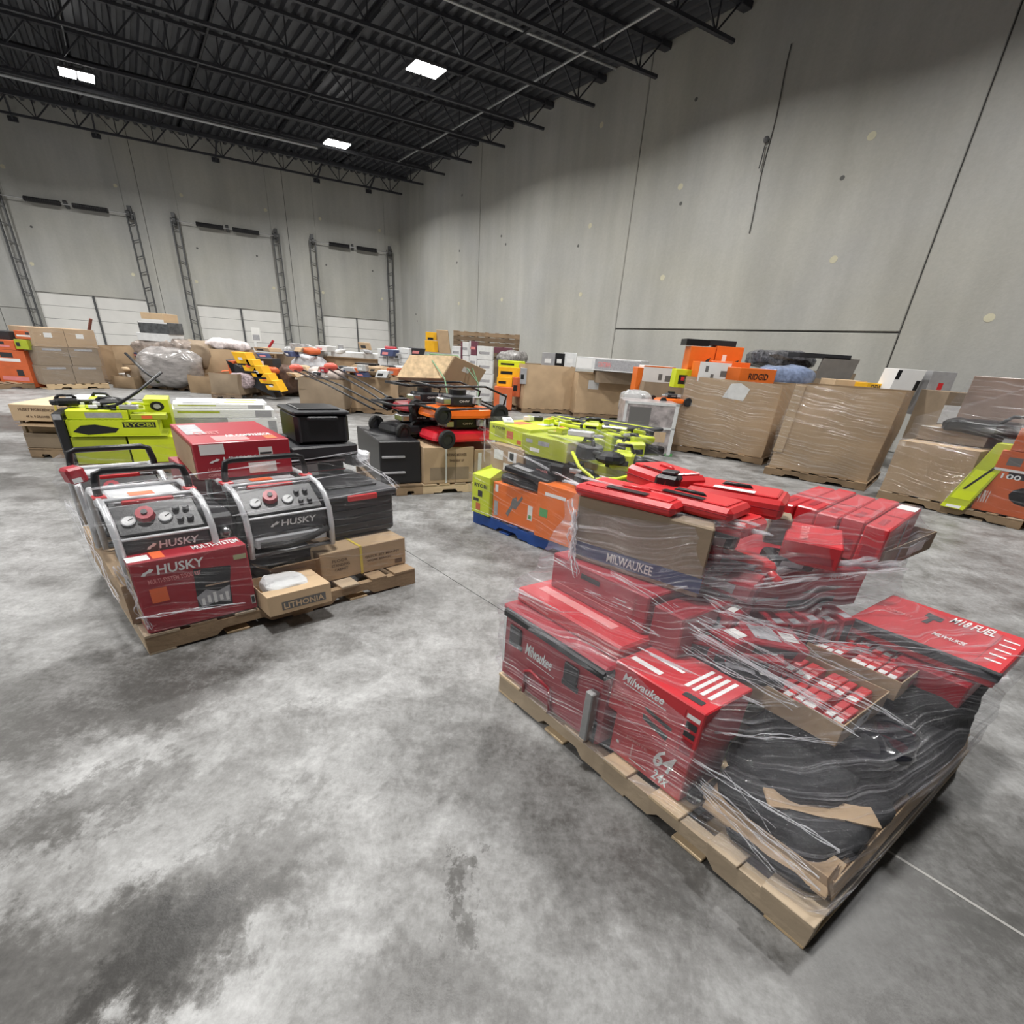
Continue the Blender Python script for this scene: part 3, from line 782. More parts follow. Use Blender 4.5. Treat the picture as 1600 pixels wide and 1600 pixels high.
def mower(label, ld, a, b, z, rot, col, group='lawn mowers stacked on the crate', bars=True, flip=False, sc=1., tilt=0, engine=True, fold_=True):
    """walk-behind mower: deck, four wheels, engine, folded handle bars"""
    L_, W_2 = .62 * sc, .46 * sc
    fr = ld.rb(a, b, z, L_, W_2, .20 * sc, rot, tilt)
    root = empty('lawn_mower', fr.p(.5, .5, 0), label, 'lawn mower', group)
    g = Geo(); prof = []
    for k, (zz, ins) in enumerate(((.22, .0), (.34, .0), (.58, .03), (.66, .10), (.70, .22))):
        ring = []
        for i in range(24):
            t = 2 * math.pi * i / 24; sp = lambda v: math.copysign(abs(v) ** .5, v)
            ring.append(fr.p(.5 + sp(math.cos(t)) * (.46 - ins), .5 + sp(math.sin(t)) * (.42 - ins), zz))
        prof.append(ring)
    vs = [p for r in prof for p in r]; fs = []
    for j in range(len(prof) - 1):
        for i in range(24): fs.append((j * 24 + i, j * 24 + (i + 1) % 24, (j + 1) * 24 + (i + 1) % 24, (j + 1) * 24 + i))
    fs.append(tuple(range(24 * (len(prof) - 1), 24 * len(prof))))
    mk('deck', g.add(vs, fs), col, root, smooth=False)
    for x, rr in ((.12, .085), (.88, .105)):
        for y in (-.02, 1.02):
            wheel(None, fr.p(x, y, .42) , fr.V, rr * sc, .045 * sc, DARK, root)
    if engine:
        g = Geo().box(fr.sub(.34, .68, .28, .72, .70, 1.25), .02); mk('engine', g, DARK, root)
        g = Geo().cyl(fr.p(.5, .5, 1.25), fr.p(.5, .5, 1.5), .085 * sc, 16); mk('fan_shroud', g, BLACK, root)
        g = Geo().cyl(fr.p(.66, .22, .9), fr.p(.66, .22, 1.2), .045 * sc, 12); mk('fuel_cap', g, SILVER, root)
        g = Geo().box(fr.sub(.24, .36, .32, .62, .78, 1.1), .01); mk('muffler', g, STEEL, root)
        lettering(root, fr.sub(.34, .68, .28, .72, .70, 1.25), 'f', 'OHV', (.3, .4, .7, .6), WHITE)
    if bars:
        for y in (.06, .94):
            g = Geo().tube([fr.p(.95, y, .6), fr.p(1.0, y, 1.3), fr.p(.7, y, 1.75), fr.p(.05, y, 1.7)] if fold_ else [fr.p(.95, y, .6), fr.p(1.5, y, 2.2), fr.p(1.95, y, 3.6)], .012, 8)
            mk('handle_bar', g, BLACK, root, smooth=True)
        e = (.05, 1.7) if fold_ else (1.95, 3.6)
        g = Geo().tube([fr.p(e[0], .06, e[1]), fr.p(e[0], .94, e[1])], .016, 8); mk('handle_grip', g, BLACK, root, smooth=True)
    return root

def compressor(label, ld, a0, a1, b0, b1, z0, z1, group='air compressors on the left pallet', name_txt='HUSKY'):
    """hot-dog style roll-cage compressor facing the front of its pallet"""
    fr = ld.sub(a0, a1, b0, b1, z0, z1)
    root = empty('air_compressor', fr.p(.5, .5, 0), label, 'air compressor', group)
    arc = lambda a: [fr.p(a, -.02, .0), fr.p(a, -.04, .35), fr.p(a, -.02, .62), fr.p(a, .06, .84), fr.p(a, .18, .96), fr.p(a, .34, 1.0), fr.p(a, .8, 1.0), fr.p(a, .95, .9), fr.p(a, 1.0, .6), fr.p(a, 1.0, .02)]
    for a in (.0, 1.0):
        mk('side_hoop', Geo().tube(arc(a), .016, 10), SILVER, root, smooth=True)
    for b, z in ((-.02, .03), (1.0, .05), (.34, 1.0), (.8, 1.0)):
        mk('cross_tube', Geo().tube([fr.p(0, b, z), fr.p(1, b, z)], .012, 8), SILVER if z > .5 else DSTEEL, root, smooth=True)
    # tank
    g = Geo(); pts = [fr.p(x, .42, .26) for x in (.03, .07, .14, .86, .93, .97)]; g.tube(pts, .1, 18, True, [.05, .085, .105, .105, .085, .05])
    mk('air_tank', g, DARK, root, smooth=True)
    g = Geo().box(fr.sub(.12, .88, .25, .85, .46, .86), .02); mk('motor_housing', g, BLACK, root)
    for y in (.15, .85):
        g = Geo().cyl(fr.p(y, .56, .66), fr.p(y + (.1 if y > .5 else -.1), .56, .66), .09, 18); mk('motor_end', g, DARK, root, smooth=False)
        g = Geo().cyl(fr.p(y + (.1 if y > .5 else -.1), .56, .66), fr.p(y + (.115 if y > .5 else -.115), .56, .66), .05, 14); mk('fan_grille', g, DSTEEL, root)
    # slanted fascia
    pf = Fr(fr.p(.05, .03, .62), fr.U * .9, fr.V * .26 + fr.W * .30, (fr.U.cross(fr.V * .26 + fr.W * .30)).normalized() * .02)
    fc = mk('gauge_panel', Geo().box(pf, .006), BLACK, root)
    nrm = pf.W.normalized()
    def disc(s, t, r, m, nm, h=.012, par=None, k=18):
        c = pf.p(s, t, 1); return mk(nm, Geo().cyl(c, c + nrm * h, r, k, r * .92), m, par or root)
    for s in (.16, .58):
        disc(s, .42, .031, DSTEEL, 'gauge_rim', .014); disc(s, .42, .026, PAPER, 'gauge_dial', .0155)
        c = pf.p(s, .42, 1) + nrm * .017
        mk('gauge_needle', Geo().tube([c, c + pf.U.normalized() * .02 + pf.V.normalized() * .012], .002, 4), INK, root)
    disc(.37, .55, .040, REDM, 'regulator_knob', .04, k=10); disc(.37, .55, .014, DARK, 'knob_cap', .05)
    for s in (.74, .86):
        for t in (.3, .66): disc(s, t, .015, DARK, 'air_coupler', .03, k=10)
    # front shield with the maker's lettering
    sf = fr.sub(.04, .96, -.01, .04, .34, .62)
    sh = mk('front_shield', Geo().box(sf, .008), DARK, root)
    lettering(sh, sf, 'f', name_txt, (.38, .35, .86, .72), WHITE, shear=.15); paw(sh, sf, 'f', .24, .33, .12, 3.2, WHITE)
    mk('shield_trim', Geo().box(fr.sub(.03, .97, -.03, .0, .60, .635), .004), SILVER, root)
    mk('silver_skirt', Geo().box(Fr(fr.p(.06, -.02, .12), fr.U * .88, fr.V * .1 + fr.W * .04, fr.W * .17), .008), SILVER, root)
    g = Geo().tube([fr.p(.1, -.05, .2), fr.p(.4, -.09, .17), fr.p(.7, -.08, .22), fr.p(.95, -.04, .3)], .02, 8); mk('coiled_hose', g, RUBBER, root, smooth=True)
    mk('top_cover', Geo().box(fr.sub(.08, .92, .36, .84, .86, .98), .02), SILVER, root)
    decal(root, fr.sub(.08, .92, .36, .84, .86, .98), 't', (.3, .1, .62, .5), OLABEL, 'orange_sticker')
    decal(root, fr.sub(.08, .92, .36, .84, .86, .98), 't', (.1, .1, .27, .3), LABEL, 'white_sticker')
    mk('red_trim', Geo().box(fr.sub(.2, .75, .30, .345, .9, .99), .006), REDP, root)
    # carrying bar
    h0, h1, hb = 1.06, 1.36, .42
    mk('carry_handle', Geo().tube([fr.p(.02, hb, 1.0), fr.p(.02, hb, 1.16), fr.p(.05, hb, h1 - .03), fr.p(.13, hb, h1), fr.p(.87, hb, h1), fr.p(.95, hb, h1 - .03), fr.p(.98, hb, 1.16), fr.p(.98, hb, 1.0)], .017, 10), BLACK, root, smooth=True)
    for x in (.02, .98):
        mk('handle_socket', Geo().box(fr.sub(x - .07, x + .07, hb - .05, hb + .05, 1.0, 1.05), .006), REDP, root)
        mk('handle_collar', Geo().cyl(fr.p(x, hb, .92), fr.p(x, hb, 1.0), .026, 10), SILVER, root)
    return root

def gaylord(label, fr, m=None, group='large cardboard bins on pallets', pal=True, ph=.12, top=True, crush=.02, name='bulk_carton', seed=1., film_key=None, flap=True):
    """pallet-sized bin; the frame starts on the floor"""
    m = m or CARD
    h = fr.W.z
    if pal:
        ld = Load.__new__(Load); Fr.__init__(ld, fr.O, fr.U, fr.V, (0, 0, 1)); ld.lu, ld.lv = real(fr.U).length, real(fr.V).length
        pallet(ld, 'pallet under ' + ' '.join(label.split()[:14]), woods=WOODS_OLD, nb=6, h=ph)
    k = ph / h if pal else 0
    body = Fr(fr.p(.02, .02, k), fr.U * .96, fr.V * .96, fr.W * (1 - k))
    o = mk(name, Geo().gbox(body, (10, 10, 10), crush, .03, seed, 2.5, 'flrb'), m, at=body.p(.5, .5, 0), smooth=True); tag(o, label, 'box', group)
    # rim thickness and inner wall so the top reads as an open bin
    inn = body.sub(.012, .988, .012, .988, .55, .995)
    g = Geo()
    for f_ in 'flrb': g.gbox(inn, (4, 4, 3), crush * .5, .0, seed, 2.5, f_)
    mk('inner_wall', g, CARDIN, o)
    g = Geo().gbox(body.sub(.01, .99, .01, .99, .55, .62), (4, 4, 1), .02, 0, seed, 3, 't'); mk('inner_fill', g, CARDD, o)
    return o, body
# ================================================================ LOAD OF RED TOOL BOXES (near right)
A_, B_ = G(781, 1050, .12), G(1275, 1449, .12)
L1 = Load((A_.x, A_.y, 0), (B_.x - A_.x, B_.y - A_.y, 0), 1.04)
pallet(L1, 'pale pine pallet carrying the wrapped red tool boxes, nearest the viewer', nb=7)
g1 = 'red tool cartons on the near pallet'
# big rolling chest
fr = L1.sub(.0, .425, .0, .34, .125, .50)
ch = mk('tool_chest', Geo().box(fr, .014), REDM, at=fr.p(.5, .5, 0)); tag(ch, 'large red plastic tool chest with black lid rim and two black latches on pallet corner', 'tool chest')
mk('lid_rim', Geo().box(L1.sub(.02, .43, -.02, .06, .475, .515), .008), BLACK, ch)
mk('lid', Geo().box(L1.sub(.0, .425, -.005, .345, .495, .525), .01), REDM, ch)
latch(ch, fr, 'f', .10, .62, .12, .22, BLACK); latch(ch, fr, 'f', .66, .60, .12, .24, BLACK)
lettering(ch, fr, 'f', 'Milwaukee', (.27, .56, .54, .72), WHITE, shear=.3); decal(ch, fr, 'f', (.29, .50, .58, .515), WHITE, 'logo_stroke', .003, [(0, .3), (1, 0), (1, .5), (0, 1)])
decal(ch, fr, 'f', (.015, .22, .045, .9), WHITE, 'white_corner_strip', .003); decal(ch, fr, 'f', (.06, .1, .10, .95), REDD, 'corner_rib', .002)
mk('side_grip', Geo().box(L1.sub(.385, .41, -.03, .0, .16, .40), .004), mat('grey_grip', (.30, .30, .30), .5), ch)
g = Geo().tube([face_pt(fr, 'f', .30, .02, .01), face_pt(fr, 'f', .30, .34, .012), face_pt(fr, 'f', .36, .40, .012), face_pt(fr, 'f', .55, .34, .012), face_pt(fr, 'f', .58, .02, .01)], .008, 6)
mk('arched_moulding', g, REDD, ch, smooth=True)
decal(ch, fr, 'l', (.3, .03, .7, .16), LABEL, 'barcode_label')
decal(ch, fr, 'f', (.9, .05, .985, .36), BLACK, 'black_catch', .004)
# second carton, upper and lower
lo = L1.sub(.445, .665, .035, .22, .125, .34)
c = carton('tool_carton', 'red carton with white slanted number standing on the pallet below the printed drawer carton', 'box', lo, RED, g1,
           text=(('f', '64', (.60, .40, .86, .82), WHITE, .3), ('f', '24x', (.62, .10, .84, .34), WHITE, .3), ('f', 'JOBSITE', (.2, .52, .5, .6), PINK)),
           art=(('f', (.08, .28, .12, .34), WHITE, 'printed_icon'), ('f', (.3, .12, .55, .14), WHITE, 'printed_line'), ('f', (.02, .9, .98, .92), PINK, 'printed_line'), ('f', (.3, .2, .32, .48), PINK, 'printed_icon')))
up_ = L1.sub(.425, .675, .02, .22, .335, .56)
c = carton('tool_carton', 'bright red carton printed with a black tool chest, leaning out over the pallet edge', 'box', up_, RED, g1,
           text=(('f', 'Milwaukee', (.12, .72, .60, .88), WHITE, .3), ('f', 'PACKOUT TOOL BOX', (.04, .36, .30, .43), PINK), ('f', 'MODULAR STORAGE', (.04, .28, .28, .34), PINK)),
           art=(('f', (.14, .65, .64, .685), WHITE, 'logo_stroke', 0, [(0, .5), (1, 0), (1, .5), (0, 1)]),
                ('f', (.42, .34, .74, .50), BLACK, 'pictured_lid', 0, [(0, .9), (.1, .55), (.9, .0), (1, .1), (1, .45), (.1, 1)]), ('f', (.42, .12, .72, .36), INK, 'pictured_tool_box', 0, [(0, .95), (1, .45), (.96, 0), (.04, .5)]),
                ('f', (.82, .05, .825, .9), REDD, 'printed_line'), ('f', (.84, .78, .97, .86), WHITE, 'printed_box'), ('f', (.85, .60, .96, .72), INK, 'printed_icon'), ('f', (.85, .44, .96, .54), INK, 'printed_icon'), ('f', (.85, .28, .96, .38), REDD, 'printed_icon'), ('f', (.85, .12, .96, .22), REDD, 'printed_icon'),
                ('t', (.05, .2, .4, .3), WHITE, 'printed_line'), ('t', (.1, .5, .5, .56), WHITE, 'printed_line'), ('t', (.7, .1, .9, .2), INK, 'printed_icon')))
for k in range(4): decal(c, up_, 't', (.62 + .08 * k, .3, .66 + .08 * k, .9), WHITE, 'printed_bar')
# layers on the chest
fr = L1.sub(.005, .42, .045, .40, .525, .595)
c = carton('tool_carton', 'flat glossy red carton lying on the lid of the large tool chest', 'box', fr, RED, g1, e=.01, art=(('f', (.05, .3, .35, .45), PINK, 'printed_line'), ('t', (.1, .15, .8, .25), PINK, 'printed_line')))
fr = L1.sub(.045, .40, .15, .52, .597, .765)
c = carton('tool_carton', 'wide red carton with a dark hand slot under the brown and navy carton', 'box', fr, REDM, g1, e=.006, art=(('f', (.34, .66, .54, .80), INK, 'hand_slot'), ('f', (.06, .2, .7, .23), PINK, 'printed_line'), ('f', (.88, .1, .9, .9), REDD, 'printed_line')))
fr = L1.sub(.41, .50, .16, .52, .56, .74)
carton('tool_carton', 'narrow dark red carton beside the wide red carton with the hand slot', 'box', fr, REDD, g1, e=.006)
# brown carton with the navy band
fr = Fr(L1.p(.10, .17, .768), L1.U * .365 + L1.V * .09, L1.V * .22 - L1.U * .13, Vector((0, 0, .285)))
c = carton('shipping_carton', 'long brown carton with a navy printed band high on the red load', 'box', fr, CARDD, None, e=.006, seam='u',
           text=(('f', 'MILWAUKEE', (.30, .115, .66, .255), PAPER),), art=(('f', (0, .08, 1, .30), NAVY, 'navy_band'), ('l', (0, .08, 1, .30), NAVY, 'navy_band')))
# bags and cases on top
for k, (a, b, z, w, d, h, ro, lab) in enumerate((
        (.21, .27, 1.055, .33, .17, .05, 14, 'slim red tool case lying along the front of the brown carton'),
        (.32, .36, 1.06, .32, .15, .055, 10, 'red tool case behind the slim one on the brown carton'),
        (.17, .46, 1.07, .22, .16, .085, -12, 'rounded red tool bag at the back of the brown carton'),
        (.34, .56, 1.04, .30, .18, .08, 22, 'bright red tool case beside the black battery, facing the bins'),
        (.40, .42, 1.0, .20, .14, .06, 6, 'red tool case sagging over the end of the brown carton'))):
    fr = L1.rb(a, b, z, w, d, h, ro)
    o = mk('tool_case', Geo().box(fr, .016), REDP, at=fr.p(.5, .5, 0)); tag(o, lab, 'tool case', 'red tool cases on top of the near load')
    mk('raised_lid', Geo().box(fr.sub(.08, .92, .12, .88, .98, 1.12), .006), REDP, o); mk('lid_seam', Geo().box(fr.sub(.02, .98, -.012, .0, .52, .58), .001), REDD, o)
    mk('carry_grip', Geo().tube([fr.p(.35, .5, 1.0), fr.p(.38, .5, 1.18), fr.p(.62, .5, 1.18), fr.p(.65, .5, 1.0)], .009, 6), BLACK if k % 2 else REDP, o, smooth=True)
    decal(o, fr, 't', (.3, .1, .7, .3), PAPER if k == 3 else BLACK, 'badge', .010)
fr = L1.rb(.225, .40, 1.10, .075, .075, .06, 20)
o = mk('battery_pack', Geo().box(fr, .012), BLACK, at=fr.p(.5, .5, 0)); tag(o, 'small black battery pack between the red cases on top', 'battery')
mk('battery_terminal', Geo().box(fr.sub(.2, .8, .2, .8, 1, 1.25), .004), DARK, o)
# tools and packets between the carton and the tray
for k, (a, b, z, w, d, h, ro, m, lab, cat) in enumerate((
        (.43, .50, .82, .20, .08, .06, 35, REDP, 'red power tool body lying under film right of the brown carton', 'power tool'),
        (.35, .52, .86, .10, .09, .09, 20, DARK, 'dark tool pack with a printed square label beside the brown carton', 'packet'),
        (.50, .62, .84, .14, .10, .05, 50, DARK, 'charcoal tool charger under the upright brown scrap', 'charger'),
        (.45, .42, .76, .18, .12, .08, 15, REDD, 'dark red tool packet at the lower end of the brown carton', 'packet'))):
    fr = L1.rb(a, b, z, w, d, h, ro, 6, 4)
    o = mk('packed_tool', Geo().box(fr, .012), m, at=fr.p(.5, .5, 0)); tag(o, lab, cat)
    if k == 0: mk('tool_grip', Geo().tube([fr.p(.75, .5, .5), fr.p(.95, .1, .4), fr.p(1.05, -.5, .3)], .017, 8), REDP, o, smooth=True); mk('tool_nose', Geo().cyl(fr.p(0, .5, .5), fr.p(-.2, .5, .5), .02, 10), BLACK, o)
    decal(o, fr, 'f', (.2, .3, .7, .8), LABEL if k == 1 else GREYP, 'sticker'); decal(o, fr, 't', (.2, .2, .5, .6), LABEL if k != 3 else GREYP, 'sticker')
fr = L1.rb(.415, .70, .89, .06, .10, .12, 30, 4)
o = mk('board_scrap', Geo().box(fr, .004), CARDD, at=fr.p(.5, .5, 0)); tag(o, 'upright scrap of brown cardboard between red tools and red cartons', 'cardboard')
# large pictured carton and the upright cases below it
fr = Fr(L1.p(.505, .50, .62), L1.U * .11 + L1.V * .42, L1.V * .10 - L1.U * .20, Vector((0, 0, .185)))
c = carton('tool_carton', 'broad dark red carton pictured with black tools facing the right of the load', 'box', fr, REDM, None, e=.006, text=(('f', 'SAWZALL', (.62, .82, .9, .93), WHITE),),
           art=(('f', (.30, .82, .52, .92), GREYP, 'grey_label'), ('f', (.88, .70, .99, .95), LABEL, 'white_label'), ('f', (.40, .48, .80, .64), GREYINK, 'pictured_saw', 0, [(0, .3), (.3, .9), (.7, 1), (1, .6), (.8, .2), (.4, .0)]), ('f', (.30, .18, .75, .34), INK, 'pictured_saw'), ('f', (.0, .44, .2, .5), GREYP, 'grey_label')))
for k in range(6):
    fr = Fr(L1.p(.565 + .020 * k, .42 + .056 * k, .52), L1.U * .014 + L1.V * .044, L1.V * .05 - L1.U * .08, Vector((0, 0, .125 + .01 * (k % 2))))
    o = mk('tool_set_carton', Geo().box(fr, .005), REDM if k % 2 else REDD, at=fr.p(.5, .5, 0))
    tag(o, ['first', 'second', 'third', 'fourth', 'fifth', 'sixth'][k] + ' small upright red case below the broad pictured carton, counted from the brown carton', 'box', 'row of upright tool cases in the middle of the near load')
    decal(o, fr, 'f', (.2, .15, .8, .8), INK if k % 2 else GREYINK, 'dark_panel'); decal(o, fr, 't', (.2, .1, .8, .4), GREYP, 'sticker')
fr = L1.sub(.10, .50, .56, .98, .125, .79)
carton('bulk_carton', 'red bulk carton standing at the back of the near pallet', 'box', fr, REDD, None, e=.01, art=(('r', (.1, .6, .9, .9), INK, 'pictured_tools'),))
fr = L1.sub(.10, .43, .38, .52, .125, .59)
carton('bulk_carton', 'crimson filler carton behind the big tool chest', 'box', fr, REDM, None, e=.01)
for k, (a, b, z, w, d, h, ro, m) in enumerate(((.47, .30, .56, .22, .16, .07, 20, REDD), (.52, .33, .60, .2, .1, .06, -15, REDM), (.58, .34, .55, .2, .12, .07, 35, REDD), (.46, .38, .64, .16, .12, .08, 5, REDM), (.62, .30, .52, .18, .06, .04, 40, DARK), (.60, .40, .60, .18, .12, .06, 55, REDM))):
    fr = L1.rb(a, b, z, w, d, h, ro, -8 + 4 * k, 6)
    labs = ['dark red blister pack at the foot of the heap', 'crimson blister pack tilted on the heap', 'dark red packet wedged by the tray', 'crimson packet near the brown carton', 'black pliers handle pack by the open tray', 'crimson packet under the upright cartons']
    o = mk('blister_pack', Geo().box(fr, .006), m, at=fr.p(.5, .5, 0)); tag(o, labs[k] + ' of small red tools', 'packet', 'loose packets in the middle of the near load')
    decal(o, fr, 't', (.1, .2, .55, .8), GREYP, 'sticker'); decal(o, fr, 'f', (.1, .2, .8, .8), INK, 'pictured_tool'); decal(o, fr, 't', (.62, .3, .9, .7), LABEL, 'barcode_label')
# tray with five red cartons
tr = L1.sub(.30, .635, .93, 1.38, .80, .895)
tray = open_box('cardboard_tray', 'brown cardboard tray holding the row of red cartons over the back edge', 'tray', tr, CARDD)
decal(tray, tr, 'r', (.45, .25, .78, .8), LABEL, 'shipping_label'); decal(tray, tr, 'r', (.25, .1, .29, .95), GREYP, 'tape_end')
for k in range(5):
    a0 = .30 + .0665 * k
    fr = Fr(L1.p(a0 + .002 + (.035 if k == 4 else 0) * 0, .905 + .01 * (k % 2), .815), L1.U * .0625, L1.V * .45 - L1.U * .055, Vector((0, 0, .18 + .006 * (k % 2))))
    o = mk('red_carton', Geo().box(fr, .006), RED, at=fr.p(.5, .5, 0))
    tag(o, ['red carton at the far end of the tray row', 'second red carton from the far end of the tray', 'middle red carton of the five in the tray', 'fourth red carton in the tray, next to the labelled end', 'end red carton in the tray with a white label on top'][k], 'box', 'five red cartons in the tray')
    decal(o, fr, 't', (.04, .45, .96, .47), REDD, 'flap_gap'); decal(o, fr, 'f', (.2, .2, .8, .5), REDM, 'printed_panel'); decal(o, fr, 't', (.3, .1, .6, .3), REDM, 'printed_panel')
    if k == 4: decal(o, fr, 't', (.1, .78, .95, .97), LABEL, 'white_label'); decal(o, fr, 'r', (.55, .1, .6, .9), PAPER, 'tape_strip'); decal(o, fr, 'r', (.1, .15, .4, .7), REDD, 'printed_panel')
fr = L1.rb(.52, .70, .87, .16, .23, .10, 24)
c = carton('red_carton', 'lone red carton lying in front of the tray row beside the brown scrap', 'box', fr, RED, None, e=.006, text=(('tr', 'MILWAUKEE', (.1, .6, .8, .75), PINK),), art=(('f', (.1, .2, .9, .5), REDM, 'printed_panel'),))
# the wide carton at the right
fr = L1.sub(.655, .985, .76, 1.10, .575, .64)
c = carton('tool_carton', 'wide flat red carton with a pictured drill hanging over the right back edge', 'box', fr, RED, g1, e=.005,
           text=(('t', 'M18 FUEL', (.50, .74, .80, .92), WHITE, .2), ('t', 'MILWAUKEE', (.50, .30, .72, .38), WHITE, .2), ('t', 'COMPACT', (.10, .52, .30, .58), PINK), ('r', 'MILWAUKEE', (.2, .2, .7, .7), PINK)),
           art=(('t', (.34, .52, .48, .84), INK, 'pictured_drill', 0, [(0, .95), (.9, .8), (.9, .45), (.55, .45), (.5, .0), (.2, .0), (.3, .5), (0, .6)]), ('t', (.83, .08, .835, .9), REDD, 'printed_line')))
for k in range(5): decal(c, fr, 't', (.86, .20 + .14 * k, .96, .23 + .14 * k), WHITE, 'printed_line')
mk('black_edge', Geo().box(L1.sub(.655, .99, .745, .765, .61, .645), .003), DARK, c)
fr = L1.sub(.80, .955, .72, 1.0, .47, .572)
carton('red_carton', 'small red carton tucked beneath the wide flat drill carton', 'box', fr, REDM, None, e=.005)
# open trays of packets
for n, (q, lab) in enumerate((((.62, .845, .305, .575, .43, .525), 'front open cardboard tray filled with red and white packets'), ((.62, .855, .60, .88, .475, .56), 'rear open cardboard tray of red packets behind the front tray'))):
    fr = L1.sub(*q); t = open_box('cardboard_tray', lab, 'tray', fr, CARD, 'open trays of packets')
    if n == 0: decal(t, fr, 'r', (.30, .2, .62, .8), LABEL, 'shipping_label'); decal(t, fr, 'r', (.48, .4, .56, .6), INK, 'barcode')
    if n: decal(t, fr, 'r', (.25, .3, .45, .7), REDM, 'printed_mark')
    rnd = random.Random(n)
    for i in range(9):
        for j in range(2):
            p = fr.sub(.03 + .10 * i, .03 + .10 * i + .09, .05 + .46 * j, .47 + .46 * j, .1, .78 + .12 * rnd.random())
            p.W = p.W + L1.U * .01 * rnd.uniform(-1, 1)
            o = mk('blade_packet', Geo().box(p, .003), RED if (i + j) % 3 else REDP, at=p.p(.5, .5, 0))
            tag(o, 'small red packet with white print standing in the %s open tray' % ('front' if n == 0 else 'rear'), 'packet', 'packets in the %s tray' % ('front' if n == 0 else 'rear'))
            decal(o, p, 't', (.1, .1, .9, .3), WHITE, 'white_tab'); decal(o, p, 't', (.1, .5, .9, .62), PINK, 'printed_line')
# black garments in a torn box
fr = L1.sub(.69, .985, .075, .975, .165, .215)
t = open_box('torn_carton', 'crushed brown carton tray along the near corner of the pallet under black clothing', 'tray', fr, CARD, None)
mk('torn_flap', Geo().gbox(Fr(L1.p(.71, .055, .155), L1.U * .275, L1.V * .07 + Vector((0, 0, .075)), Vector((0, 0, .006))), (10, 4, 1), .012, 0, 3, 9, 'to'), CARD, t, smooth=True)
mk('torn_flap', Geo().gbox(Fr(L1.p(.992, .06, .155), L1.V * .90, -L1.U * .02 + Vector((0, 0, .075)), L1.U * .004), (12, 3, 1), .01, 0, 5, 9, 'to'), CARD, t, smooth=True)
mk('torn_flap', Geo().gbox(Fr(L1.p(.79, .14, .285), L1.U * .16 + L1.V * .16, L1.U * .035 - L1.V * .03 + Vector((0, 0, -.012)), Vector((0, 0, .006))), (10, 4, 1), .012, 0, 8, 9, 'to'), CARD, t, smooth=True)
CL = ['charcoal jacket heaped at the near pallet corner in the torn carton', 'dark grey hoodie spread beside the printed red cartons', 'black folded garment under the open packet trays', 'charcoal trousers draped along the right edge of the pallet', 'black work coat at the back below the wide drill carton']
for k, (q, po) in enumerate((((.69, .975, .09, .50, .165, .275), .5), ((.67, .90, .17, .50, .20, .35), .55), ((.66, .93, .34, .66, .28, .425), .5), ((.74, .985, .44, .965, .165, .40), .42), ((.56, .97, .66, 1.02, .30, .50), .4))):
    fr = L1.sub(*q)
    o = mk('folded_garment', soft(fr, 56, 24, po, .016, 8, k * 3.1, .014, 20), FABRIC, at=fr.p(.5, .5, 0), smooth=True); tag(o, CL[k], 'clothing', 'dark clothing on the near pallet')
GLOSSB = mat('glossy_black_bag', (.008, .008, .012), .08, amt=.2, bump=.2, bs=20, coat=1.)
fr = L1.sub(.80, .95, .36, .56, .37, .425)
o = mk('black_poly_bag', soft(fr, 36, 16, .6, .02, 9, 2, .014, 20), GLOSSB, at=fr.p(.5, .5, 0), smooth=True); tag(o, 'shiny black plastic bag under the front packet tray', 'bag')
fr = L1.sub(.668, .70, .05, .13, .125, .19)
o = mk('strap_bundle', soft(fr, 20, 10, .6, .01, 9, 1), FABRIC, at=fr.p(.5, .5, 0), smooth=True); tag(o, 'dark cloth strap bundle poking out beside the red number carton', 'strap')
fr = L1.sub(.74, .985, .04, .40, .121, .168)
o = mk('strap_bundle', soft(fr, 30, 10, .5, .012, 9, 6, .006), FABRIC, at=fr.p(.5, .5, 0), smooth=True); tag(o, 'dark cloth drooping under the torn carton on the deck boards at the near corner', 'cloth')

